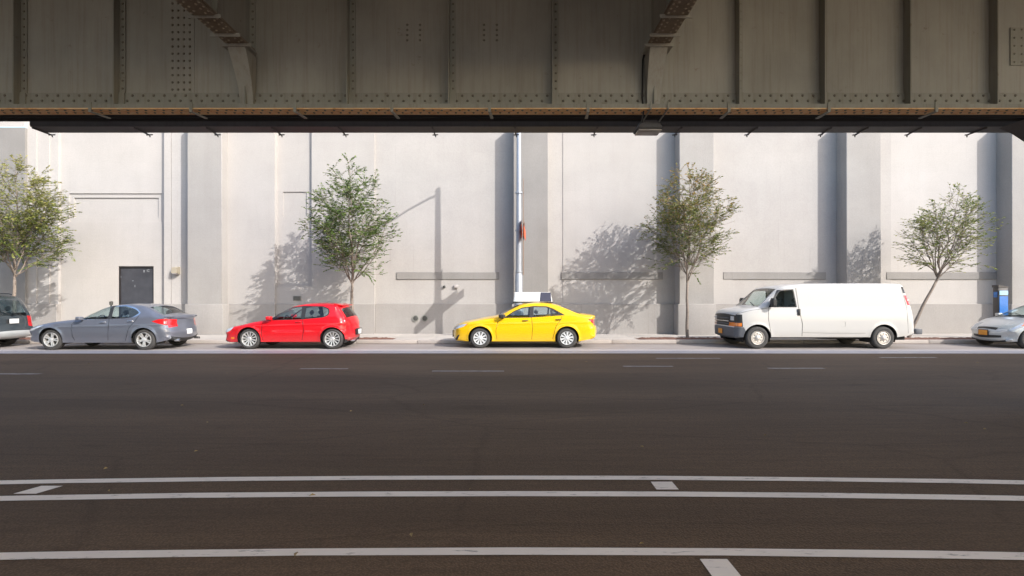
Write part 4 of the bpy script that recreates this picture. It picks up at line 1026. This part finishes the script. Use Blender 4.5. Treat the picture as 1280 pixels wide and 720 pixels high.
# --- yellow taxi ----------------------------------------------------------
regsY = [
 ('window#f', roundpoly([(.82,.99),(1.10,1.165),(1.34,1.27),(1.60,1.315),(1.58,1.005)], .025)),
 ('window#r', roundpoly([(1.71,1.01),(1.72,1.318),(2.10,1.315),(2.28,1.265,.05),(2.26,1.03)], .025)),
 ('window#q', roundpoly([(2.31,1.035),(2.33,1.245),(2.60,1.075,.03)], .02)),
 ('window_trim', roundpoly([(.74,.97),(1.08,1.19),(1.36,1.31),(1.72,1.352),(2.14,1.345),(2.36,1.265),(2.72,1.06,.02),(1.60,.985)], .015)),
 ('headlamp', roundpoly([(-.88,.60),(-.78,.70),(-.60,.765),(-.42,.785),(-.52,.70),(-.76,.62)], .02)),
 ('side_marker', roundpoly([(-.60,.705),(-.42,.788),(-.36,.80),(-.46,.72)], .01)),
 ('tail_lamp', roundpoly([(3.46,.93),(3.66,.93),(3.74,.88),(3.72,.75),(3.60,.80)], .02)),
 ('fog_recess', roundpoly([(-.86,.24),(-.72,.42),(-.66,.44),(-.74,.26)], .02)),
 ('seam#1', seam([(.74,.96),(.56,.86),(.50,.55),(.54,.28)])),
 ('seam#2', seam([(1.64,.99),(1.68,.70),(1.65,.28)])),
 ('seam#3', seam([(2.62,1.03),(2.58,.92),(2.42,.70),(2.32,.30)])),
 ('seam#4', seam([(-.10,.90),(.30,.96),(.70,.985)], .012)),
 ('door#f', [(.74,.96),(.82,.985),(1.64,.99),(1.68,.70),(1.65,.265),(.54,.265),(.50,.55),(.56,.86)]),
 ('door#r', [(1.64,.99),(2.62,1.03),(2.58,.92),(2.42,.70),(2.32,.265),(1.65,.265),(1.68,.70)]),
]
def stripY(x, z, nx, v):
    if .56 < x < 1.22 and z > 1.03 and v < .90: return 'windscreen'
    if 2.62 < x < 3.26 and z > 1.12 and v < .86: return 'rear_window'
    if x < -.5 and .58 < z < .77 and v > .50: return 'headlamp'
    if x < -.6 and (.58 < z < .68 and v < .45 or .22 < z < .36 and v < .55): return 'grille'
    if x > 3.5 and .76 < z < .94 and v > .55: return 'tail_lamp'
    if x > 3.5 and .55 < z < .70 and v < .25: return 'number_plate'
    if x > 3.5 and z < .28: return 'lower_bumper'
S3 = dict(name='yellow_taxi', label='yellow taxi saloon with a white and navy roof sign box', cat='taxi', x=-1.02, d=16.35, W=.90, wb=2.78, R=.328, RA=.385, zb=.985, zs=.68, tum=.40, sill=.225,
  T=[(-.66,.19),(-.86,.22),(-.94,.36),(-.94,.54),(-.87,.68),(-.64,.80),(-.20,.90),(.24,.99),(.52,1.04),(.84,1.215),(1.14,1.36),(1.46,1.445),(1.80,1.475),(2.16,1.465),(2.50,1.40),(2.86,1.275),(3.18,1.145),(3.40,1.095),(3.62,1.07),(3.76,1.04),(3.79,.97),(3.77,.80),(3.83,.64),(3.84,.50),(3.80,.34),(3.66,.24)],
  regions=regsY, strip=stripY, mats=dict(body=M['p_yellow'], window=M['glass'], windscreen=M['glass'], rear_window=M['glassd'], window_trim=M['trim'], headlamp=M['lamp'], side_marker=M['amber'], tail_lamp=M['red'], seam=plain('yellow_seam_shadow', (.16, .09, .01), .7), grille=M['trim'], fog_recess=M['trim'], number_plate=M['plate_o'], lower_bumper=M['trim']),
  parents={'window#f': 'door#f', 'window#r': 'door#r', 'window#q': 'door#r'}, rim='cap10', rim_mat=M['hubcap'], rim_r=.215, lines=[(.80,.84,.012,.05)],
  interior=dict(x0=.4, x1=3.0, dash=.80, seats=(1.62, 2.44), mat='seatlight'), handles=[(1.44,.885,'door#f',M['trim']),(2.50,.92,'door#r',M['trim'])], mirrors=[(.70,1.03,.10,.06,.08,M['trim'])])
r3, p3 = car(S3)
panel_at('number_plate', r3, -.955, .0, .44, .012, .31, .16, M['plate_o'], .003); panel_at('plate_holder', r3, -.945, 0, .43, .03, .42, .22, M['trim'])
rs = empty('roof_sign', (0, 0, 0)); rs.parent = r3
bm = bmesh.new(); hexa(bm, [(1.07,-.17,1.505),(2.37,-.17,1.505),(2.37,.17,1.505),(1.07,.17,1.505),(1.11,-.05,1.825),(2.31,-.05,1.825),(2.31,.05,1.825),(1.11,.05,1.825)])
bmesh.ops.bevel(bm, geom=bm.edges[:], offset=.012, segments=2, affect='EDGES'); rs_m = fin(bm, 'frame', True, 40)
bpy.data.objects.remove(rs); rs = link('roof_sign', rs_m, M['white'], r3); rs.location.z = -.022
def slope_panel(name, x0, x1, t0, t1, mat):
    for s in (-1, 1):
        bm = bmesh.new(); f = lambda t: .17 - .12*t + .004; g = lambda t: 1.505 + .32*t
        hexa(bm, [(x0+.04*t0, s*(f(t0)+.004), g(t0)), (x1-.02*t0, s*(f(t0)+.004), g(t0)), (x1-.02*t0, s*(f(t0)-.006), g(t0)), (x0+.04*t0, s*(f(t0)-.006), g(t0)),
                  (x0+.04*t1, s*(f(t1)+.004), g(t1)), (x1-.02*t1, s*(f(t1)+.004), g(t1)), (x1-.02*t1, s*(f(t1)-.006), g(t1)), (x0+.04*t1, s*(f(t1)-.006), g(t1))])
        bmesh.ops.recalc_face_normals(bm, faces=bm.faces); link(name, fin(bm, name), mat, rs)
slope_panel('white_panel', 1.09, 1.93, .04, .97, M['adwhite']); slope_panel('navy_panel', 1.94, 2.335, .03, .975, M['adnavy'])
pbox('mounting_rail', 1.05, 2.38, -.34, -.31, 1.462, 1.492, M['trim'], rs); pbox('mounting_rail', 1.05, 2.38, .31, .34, 1.462, 1.492, M['trim'], rs)
for x in (1.2, 2.2): pbox('mounting_bar', x - .02, x + .02, -.36, .36, 1.493, 1.505, M['trim'], rs)

# --- white van ----------------------------------------------------------------
wbV = 3.98
regsV = [
 ('window#f', roundpoly([(.42,1.335),(.74,1.83),(1.16,1.865),(1.22,1.335)], .035)),
 ('window_trim', roundpoly([(.34,1.315),(.68,1.865),(1.185,1.89),(1.25,1.315)], .03)),
 ('turn_signal', roundpoly([(-1.0,.72),(-1.0,.82),(-.48,.82),(-.48,.71)], .01)),
 ('lamp_bezel', roundpoly([(-1.05,.70),(-1.05,1.08),(-.47,1.09),(-.45,.695)], .01)),
 ('front_bumper', [(-1.5,.2),(-1.5,.685),(-.42,.685),(-.36,.55),(-.45,.2)]),
 ('tail_lamp', roundpoly([(4.76,1.38),(4.68,1.70),(4.95,1.70),(5.05,1.38)], .02)),
 ('rear_side_window', roundpoly([(4.62,1.97),(4.67,1.76),(4.76,1.76),(4.70,1.96)], .02)),
 ('fuel_flap', roundpoly([(2.58,.70),(2.58,.87),(2.76,.87),(2.76,.70)], .04)),
 ('seam#1', seam([(.35,1.32),(.33,.95),(.40,.55),(.42,.40)], .016)),
 ('seam#2', seam([(1.26,1.93),(1.30,1.32),(1.40,.80),(1.40,.40)], .018)),
 ('seam#3', seam([(-.62,1.10),(-.2,1.22),(.30,1.29)], .012)),
 ('seam#4', seam([(4.62,1.98),(4.72,1.30),(4.76,.50)], .012)),
 ('seam#5', seam([(1.42,.52),(2.4,.50),(3.4,.50)], .010)),
 ('door#f', [(.35,1.32),(.62,1.86),(.70,1.90),(1.26,1.93),(1.30,1.32),(1.40,.80),(1.40,.385),(.42,.385),(.40,.55),(.33,.95)]),
]
def stripV(x, z, nx, v):
    if .03 < x < .68 and z > 1.35 and v < .92: return 'windscreen'
    if x < -.55 and .86 < z < 1.03 and .66 < v < .92: return 'headlamp'
    if x < -.55 and .70 < z < .82 and v > .62: return 'turn_signal'
    if x < -.55 and .70 < z < 1.08: return 'grille'
    if x < -.45 and z < .685: return 'front_bumper'
    if x > 4.6 and 1.32 < z < 1.85 and .12 < v < .84: return 'rear_window'
    if x > 4.7 and z < .62: return 'rear_bumper'
    if x > 4.7 and 1.38 < z < 1.70 and v > .84: return 'tail_lamp'
S4 = dict(name='white_van', label='long plain white cargo van with grey bumpers and steel wheels', cat='van', x=7.76, d=16.15, W=1.0, wb=wbV, R=.355, RA=.425, zb=1.30, zs=.85, tum=.17, sill=.375, tuck=.06,
  T=[(-.58,.30),(-.70,.34),(-.76,.48),(-.76,.66),(-.73,.80),(-.73,.98),(-.69,1.10),(-.55,1.20),(-.30,1.285),(.0,1.345),(.30,1.61),(.60,1.88),(.80,1.98),(1.2,2.05),(1.9,2.09),(3.0,2.10),(4.3,2.095),(4.68,2.075),(4.80,2.01),(4.89,1.80),(5.0,1.45),(5.08,1.05),(5.11,.75),(5.12,.58),(5.09,.46),(4.96,.40)],
  regions=regsV, strip=stripV, mats=dict(body=M['p_white'], window=M['glass'], windscreen=M['glass'], rear_window=M['glasst'], rear_side_window=M['glasst'], window_trim=M['trim'], headlamp=M['lamp'], turn_signal=M['amber'], lamp_bezel=M['trim'], tail_lamp=M['red'], seam=plain('van_seam_shadow', (.20, .19, .18), .7), grille=M['trim'], front_bumper=M['greyplastic'], rear_bumper=M['greyplastic'], fuel_flap=M['p_white']),
  inset={'fuel_flap': .006, 'headlamp': .004}, parents={'window#f': 'door#f'}, rim='steel', rim_mat=M['alloydull'], rim_r=.215, tw=.24, wi=.03, r0=.09, r1=.06, b0=.03, b1=.07, cf=.10, lf=.9, cr=.04, lr=.6, flare=.012,
  interior=dict(x0=.2, x1=1.9, dash=.62, seats=(1.25,), h=.40, floor=.6, mat='seatlight'), handles=[], mirrors=[])
r4, p4 = car(S4)
for side in (-1, 1):
    bm = bmesh.new(); bmesh.ops.create_cube(bm, size=2); bmesh.ops.bevel(bm, geom=bm.edges[:], offset=.35, segments=3, affect='EDGES')
    for v in bm.verts: v.co.x *= .07; v.co.y *= .11; v.co.z *= .14
    bmesh.ops.translate(bm, vec=(.44, side*1.09, 1.47), verts=bm.verts); tube(bm, [(.48, side*.92, 1.38), (.45, side*1.05, 1.42)], .025, 8)
    link('side_mirror', fin(bm, 'side_mirror', True, 60), M['trim'], r4)
    o = rbox('handle', 1.255, 1.335, side*1.0 - .02, side*1.0 + .02, 1.06, 1.27, M['trim'], p4['door#f' + ('|n' if side < 0 else '|f')], .012, 2)
    o = rbox('lens', 4.76, 4.835, side*.885 - .03, side*.885 + .03, 1.525, 1.565, M['whitelens'], p4['tail_lamp' + ('|n' if side < 0 else '|f')], .006, 1)
pbox('added_pale_partition', 1.78, 1.80, -.80, .80, .6, 1.95, M['adwhite'], r4)  # pale partition added to lighten the view through the door window
rbox('bumper_step', 5.05, 5.26, -.92, .92, .46, .63, M['greyplastic'], r4, .025, 2)
for z in (.78, .87, .96): rbox('grille_bar', -.765, -.72, -.55, .55, z - .012, z + .012, M['chrome'] if z == .87 else M['greyplastic'], p4['grille'], .005, 1)
panel_at('number_plate', r4, -.785, 0, .52, .012, .31, .16, M['plate_o'], .003)
bm = bmesh.new(); tube(bm, [(1.4,-.35,.36),(2.6,-.38,.30),(3.1,-.40,.31),(4.5,-.5,.33)], .04, 8); tube(bm, [(.45,-.80,.36),(3.4,-.80,.36)], .035, 6); link('exhaust_pipe', fin(bm, 'exhaust_pipe', True, 40), M['disc'], r4)
bm = bmesh.new(); tube(bm, [(-.02,-.80,1.36),(.12,-.2,1.475)], .012, 6); link('wiper', fin(bm, 'wiper', True), M['trim'], r4)

# --- silver hatchback at the right edge --------------------------------------
regsP = [
 ('window#f', roundpoly([(.52,1.0),(.95,1.22),(1.30,1.345),(1.62,1.39),(1.62,1.03)], .025)),
 ('window#r', roundpoly([(1.72,1.03),(1.72,1.39),(2.20,1.38),(2.55,1.28,.06),(2.62,1.12,.05),(2.45,1.06)], .025)),
 ('window_trim', roundpoly([(.42,.975),(.92,1.24),(1.28,1.375),(1.68,1.43),(2.24,1.42),(2.62,1.30,.06),(2.70,1.10,.05),(1.66,1.0)], .015)),
 ('headlamp', roundpoly([(-.74,.58),(-.54,.70),(-.26,.815),(-.12,.86),(-.20,.77),(-.46,.62)], .02)),
 ('side_marker', roundpoly([(-.30,.735),(-.14,.845),(-.10,.81),(-.22,.72)], .01)),
 ('tail_lamp', roundpoly([(3.30,.70),(3.30,1.0),(3.45,1.0),(3.45,.70)], .02)),
 ('seam#1', seam([(.46,.98),(.44,.6),(.48,.28)])), ('seam#2', seam([(1.66,1.0),(1.68,.6),(1.62,.28)])), ('seam#3', seam([(2.60,1.05),(2.5,.85),(2.3,.4)])),
 ('door#f', [(.46,.98),(1.66,1.0),(1.68,.6),(1.62,.27),(.48,.27),(.44,.6)]), ('door#r', [(1.66,1.0),(2.6,1.05),(2.5,.85),(2.3,.4),(2.26,.27),(1.62,.27),(1.68,.6)]),
]
def stripP(x, z, nx, v):
    if .22 < x < 1.25 and z > .98 and v < .90: return 'windscreen'
    if 2.6 < x < 3.3 and z > 1.1 and v < .86: return 'rear_window'
    if x < -.25 and .60 < z < .80 and v > .62: return 'headlamp'
    if x < -.5 and (.58 < z < .66 and v < .52 or .30 < z < .40 and v < .80): return 'grille'
    if x < -.4 and z < .20: return 'grille'
S5 = dict(name='silver_hatchback', label='silver hatchback with an orange front plate cut off by the right edge', cat='car', x=16.36, d=16.1, W=.865, wb=2.70, R=.31, RA=.36, zb=.985, zs=.66, tum=.40, sill=.235,
  T=[(-.50,.17),(-.66,.20),(-.73,.34),(-.73,.50),(-.68,.60),(-.54,.70),(-.30,.82),(-.02,.925),(.20,.98),(.70,1.21),(1.15,1.39),(1.55,1.475),(1.95,1.495),(2.35,1.46),(2.75,1.37),(3.15,1.22),(3.42,1.12),(3.50,1.05),(3.50,.8),(3.55,.6),(3.52,.4),(3.38,.26)],
  regions=regsP, strip=stripP, mats=dict(body=M['p_silver'], window=M['glass'], windscreen=M['glass'], rear_window=M['glassd'], window_trim=M['trim'], headlamp=M['lamp'], side_marker=M['amber'], tail_lamp=M['red'], seam=M['trim'], grille=M['trim']),
  parents={'window#f': 'door#f', 'window#r': 'door#r'}, rim='cap_holes', rim_mat=M['hubcap'], rim_r=.205, b1=.17, cf=.16,
  interior=dict(x0=.3, x1=3.0, dash=.70, seats=(1.62, 2.45)), handles=[(1.45,.89,'door#f',M['p_silver']),(2.40,.93,'door#r',M['p_silver'])], mirrors=[(.66,1.03,.085,.055,.08,M['p_silver'])])
r5, p5 = car(S5)
pp = panel_at('plate_holder', r5, -.745, 0, .475, .02, .36, .20, M['trim']); panel_at('number_plate', pp, -.762, 0, .475, .012, .31, .16, M['plate_o'], .003)
bm = bmesh.new(); tube(bm, [(.22,-.45,1.005),(.45,.15,1.105)], .010, 6); link('wiper', fin(bm, 'wiper', True), M['trim'], r5)

# --- pale gold minivan at the left edge -------------------------------------------
regsM = [
 ('window#f', roundpoly([(.60,1.08),(1.05,1.46),(1.60,1.56),(1.62,1.08)], .03)), ('window#r', roundpoly([(1.74,1.08),(1.72,1.57),(2.60,1.57),(2.60,1.08)], .03)),
 ('quarter_window', roundpoly([(2.72,1.09),(2.72,1.56),(3.42,1.53),(3.62,1.12)], .04)),
 ('tail_lamp', roundpoly([(3.70,.70),(3.66,1.06),(3.82,1.06),(3.86,.70)], .02)),
 ('lower_cladding', [(3.3,.2),(3.3,.50),(4.2,.52),(4.2,.2)]),
 ('seam#1', seam([(.55,1.05),(.5,.6),(.52,.30)])), ('seam#2', seam([(1.67,1.58),(1.68,.6),(1.64,.30)])), ('seam#3', seam([(2.66,1.58),(2.68,.85),(2.5,.45)])),
 ('door#f', [(.55,1.05),(1.04,1.50),(1.67,1.60),(1.68,.6),(1.64,.28),(.52,.28),(.5,.6)]), ('door#r', [(1.67,1.60),(2.66,1.60),(2.68,.85),(2.5,.45),(2.46,.28),(1.64,.28),(1.68,.6)]),
]
def stripM(x, z, nx, v):
    if .2 < x < .98 and z > 1.08 and v < .9: return 'windscreen'
    if x > 3.4 and 1.06 < z < 1.56 and v < .80: return 'rear_window'
    if x > 3.5 and .70 < z < 1.06 and v > .80: return 'tail_lamp'
    if x > 3.5 and .78 < z < .95 and v < .30: return 'plate_recess'
    if x > 3.5 and z < .58: return 'rear_bumper'
    if x < -.5 and .62 < z < .82 and v > .5: return 'headlamp'
S6 = dict(name='dark_minivan', label='dark minivan with silver bumper cut off by the left edge', cat='minivan', x=-15.62 - 4.58, d=15.8, W=.88, wb=3.0, R=.335, RA=.39, zb=1.06, zs=.72, tum=.24, sill=.26,
  T=[(-.66,.20),(-.86,.26),(-.93,.45),(-.90,.64),(-.76,.78),(-.4,.91),(.0,1.01),(.25,1.09),(.62,1.36),(1.0,1.59),(1.4,1.69),(2.0,1.735),(2.8,1.74),(3.3,1.715),(3.56,1.66),(3.70,1.52),(3.84,1.22),(3.93,.98),(3.96,.72),(4.02,.58),(4.04,.46),(3.98,.34),(3.82,.28)],
  regions=regsM, strip=stripM, mats=dict(body=M['p_gold'], window=M['glassd'], quarter_window=M['glassd'], windscreen=M['glass'], rear_window=M['glassd'], headlamp=M['lamp'], tail_lamp=M['red'], seam=M['trim'], plate_recess=M['trim'], rear_bumper=M['p_silver'], lower_cladding=M['p_silver']),
  parents={'window#f': 'door#f', 'window#r': 'door#r'}, rim='cap10', rim_mat=M['hubcap'], rim_r=.21, cr=.05, lr=.5, b1=.07, r1=.08,
  interior=dict(x0=.4, x1=3.5, dash=.75, seats=(1.62, 2.5, 3.2), h=.12), handles=[], mirrors=[(.70,1.13,.085,.07,.09,M['p_gold'])])
r6, p6 = car(S6)
panel_at('number_plate', r6, 3.985, 0, .86, .012, .31, .15, M['plate_w'], .003)
for y in (-.62, .62):
    bm = bmesh.new(); tube(bm, [(1.2,y,1.70),(1.3,y,1.755),(3.2,y,1.755),(3.3,y,1.72)], .016, 8); link('roof_rail', fin(bm, 'roof_rail', True, 50), M['trim'], r6)
bm = bmesh.new(); tube(bm, [(3.95,0,1.02),(3.86,-.28,1.20)], .010, 6); link('rear_wiper', fin(bm, 'rear_wiper', True), M['trim'], r6)

# ------------------------------------------------------------------ trees
def tree(label, base, fork_z, top, rx, seed, mat, trunk_r=.055, lean=(0,0), offx=0.0, nlimb=9, density=1.0, tone=lambda h, r: r.random(), low=.0, leaf=1.0, spread=1.0):
    """base (x, y); top = tree height above the pavement; rx = crown radius; lean = shift of the fork, offx = shift of the crown top"""
    rng = random.Random(seed); bx_, by_ = base
    root = empty('street_tree', (bx_, by_, WALK_Z)); tag(root, label, 'tree', 'young street trees along the kerb')
    wood = bmesh.new(); lv = []; lf = []; lt = []
    fork = Vector((lean[0], lean[1], fork_z)); apex = Vector((offx, 0, top))
    def env(z):
        t = (z - (fork_z - low)) / (top - fork_z + low)
        if t < 0 or t > 1: return 0.0
        return rx * (math.sin(math.pi * t ** .72) ** .66) * (1.06 - .34*t)
    def axis(z):
        t = max(0, (z - fork_z) / (top - fork_z)); return fork.lerp(apex, t)
    def leafat(p, d, s):
        nonlocal lv, lf
        d = d.normalized(); up = Vector((rng.gauss(0, .4), rng.gauss(-.25, .4), 1)).normalized(); side = d.cross(up)
        if side.length < .1: side = Vector((1,0,0))
        side.normalize(); nn = side.cross(d); i = len(lv); w = s * rng.uniform(.22, .30)
        lv += [p, p + d*s*.45 + side*w + nn*s*.06, p + d*s - nn*s*.10, p + d*s*.45 - side*w + nn*s*.06]; lf.append((i, i+1, i+2, i+3))
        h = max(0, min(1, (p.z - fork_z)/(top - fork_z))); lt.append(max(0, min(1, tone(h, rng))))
    def twig(p, d, L):
        n = max(2, int(L/.05)); q = Vector(p); d = d.normalized(); pts = [q.copy()]
        for i in range(n):
            d = (d + Vector((rng.gauss(0,.09), rng.gauss(0,.09), rng.gauss(0,.06) - .012))).normalized(); q = q + d*(L/n); pts.append(q.copy())
            if rng.random() < density*.96:
                for s in (-1, 1):
                    if rng.random() < .88:
                        sd = d.cross(Vector((0,0,1))); sd = sd.normalized() if sd.length > .05 else Vector((1,0,0))
                        leafat(q, d*.6 + sd*s*.75 + Vector((0,0,rng.uniform(-.35,.15))), leaf*rng.uniform(.075, .115))
        leafat(q, d, .09*leaf); tube(wood, [pts[0], pts[len(pts)//2], pts[-1]], [.0055, .004, .0025], 3, False)
    def branch(p, d, L, r, lvl):
        n = max(3, int(L/.13)); q = Vector(p); d = d.normalized(); pts = [q.copy()]; dirs = [d.copy()]
        for i in range(n):
            d = (d + Vector((rng.gauss(0,.07), rng.gauss(0,.07), .035 if lvl == 1 else .02))).normalized(); q = q + d*(L/n)
            a = axis(q.z); e = env(q.z); o = Vector((q.x-a.x, q.y-a.y, 0))
            if o.length > e*1.04 + .05 and i > 1: break
            pts.append(q.copy()); dirs.append(d.copy())
        m = len(pts); rad = [max(.004, r*(1 - .8*i/max(1, m-1))) for i in range(m)]
        tube(wood, pts, rad, 6 if lvl == 1 else 4, False)
        for i in range(1, m):
            f = i/m
            if lvl == 1 and f > .14:
                for k in range(2):
                    if rng.random() < .50:
                        sd = Vector((rng.gauss(0,1), rng.gauss(0,1), rng.gauss(.15,.35)))
                        o = pts[i] - axis(pts[i].z); o.z = 0
                        dd = (dirs[i]*.55 + sd.normalized()*.75 + (o.normalized()*.45 if o.length > .05 else Vector())).normalized()
                        branch(pts[i], dd, rng.uniform(.35, .85)*(1.1-.35*f)*rx/1.5, r*.42*(1-.5*f), 2)
            if lvl == 2 or (lvl == 1 and f > .7):
                for k in range(2):
                    if rng.random() < .46*density:
                        sd = Vector((rng.gauss(0,1), rng.gauss(0,1), rng.gauss(.1,.3))).normalized()
                        twig(pts[i], dirs[i]*.8 + sd*.8 + Vector((0,0,-.15)), rng.uniform(.22, .50))
        twig(pts[-1], dirs[-1], rng.uniform(.2, .36))
    # trunk
    k = 7; tp = [Vector((lean[0]*(i/k)**1.15 + .012*math.sin(i*1.7+seed), lean[1]*(i/k), fork_z*i/k)) for i in range(k+1)]
    tw = bmesh.new(); tube(tw, [tp[0] - Vector((0,0,.06))] + tp, [trunk_r*1.45] + [trunk_r*(1.2 - .42*i/k) for i in range(k+1)], 10, True)
    link('trunk', fin(tw, 'trunk', True), M['bark'], root)
    # leader and limbs
    n = 9; lead = [fork.lerp(apex, i/n) + Vector((rng.gauss(0,.05), rng.gauss(0,.05), 0))*(1 if 0 < i < n else 0) for i in range(n+1)]
    tube(wood, lead, [trunk_r*.72*(1 - .88*i/n) for i in range(n+1)], 7, False)
    nb = int(20*spread)
    for i in range(nb):
        t = .03 + .90*(i/nb)**1.0; k0 = min(n-1, int(t*n)); p = lead[k0].lerp(lead[k0+1], t*n - k0); a = i*2.4 + rng.uniform(-.5, .5)
        e = max(.25, env(p.z + .5)); el = rng.uniform(.55, 1.25)
        branch(p, Vector((math.cos(a), math.sin(a), el)), e*rng.uniform(.85, 1.3)*math.sqrt(1 + el*el)*.95, trunk_r*.36*(1 - .6*t), 1)
    for i in range(nlimb):
        a = 2*math.pi*(i + rng.uniform(-.3,.3))/nlimb; st = rng.uniform(0, .08); el = rng.uniform(1.0, 2.4)
        p = fork.lerp(apex, st); d = Vector((math.cos(a), math.sin(a), el)) + (apex - fork).normalized()*.35
        branch(p, d, (top - fork_z)*rng.uniform(.5, .8), trunk_r*.46, 1)
    for kk in range(5): twig(lead[-1], Vector((rng.gauss(0,.5), rng.gauss(0,.5), 1)), .3)
    w = fin(wood, 'branches', True); link('branches', w, M['bark'], root)
    me = bpy.data.meshes.new('crown'); me.from_pydata([tuple(v) for v in lv], [], lf); me.update()
    at = me.attributes.new('leaf_tone', 'FLOAT', 'FACE'); at.data.foreach_set('value', lt)
    link('crown', me, mat, root); print('tree leaves', len(lf)); return root
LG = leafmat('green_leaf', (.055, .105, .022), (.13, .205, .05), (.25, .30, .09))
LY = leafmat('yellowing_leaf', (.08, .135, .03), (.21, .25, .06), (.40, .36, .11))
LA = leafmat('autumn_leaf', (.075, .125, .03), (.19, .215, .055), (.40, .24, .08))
D1 = 18.65
def hz(py, d): return PZ(py, d) - WALK_Z
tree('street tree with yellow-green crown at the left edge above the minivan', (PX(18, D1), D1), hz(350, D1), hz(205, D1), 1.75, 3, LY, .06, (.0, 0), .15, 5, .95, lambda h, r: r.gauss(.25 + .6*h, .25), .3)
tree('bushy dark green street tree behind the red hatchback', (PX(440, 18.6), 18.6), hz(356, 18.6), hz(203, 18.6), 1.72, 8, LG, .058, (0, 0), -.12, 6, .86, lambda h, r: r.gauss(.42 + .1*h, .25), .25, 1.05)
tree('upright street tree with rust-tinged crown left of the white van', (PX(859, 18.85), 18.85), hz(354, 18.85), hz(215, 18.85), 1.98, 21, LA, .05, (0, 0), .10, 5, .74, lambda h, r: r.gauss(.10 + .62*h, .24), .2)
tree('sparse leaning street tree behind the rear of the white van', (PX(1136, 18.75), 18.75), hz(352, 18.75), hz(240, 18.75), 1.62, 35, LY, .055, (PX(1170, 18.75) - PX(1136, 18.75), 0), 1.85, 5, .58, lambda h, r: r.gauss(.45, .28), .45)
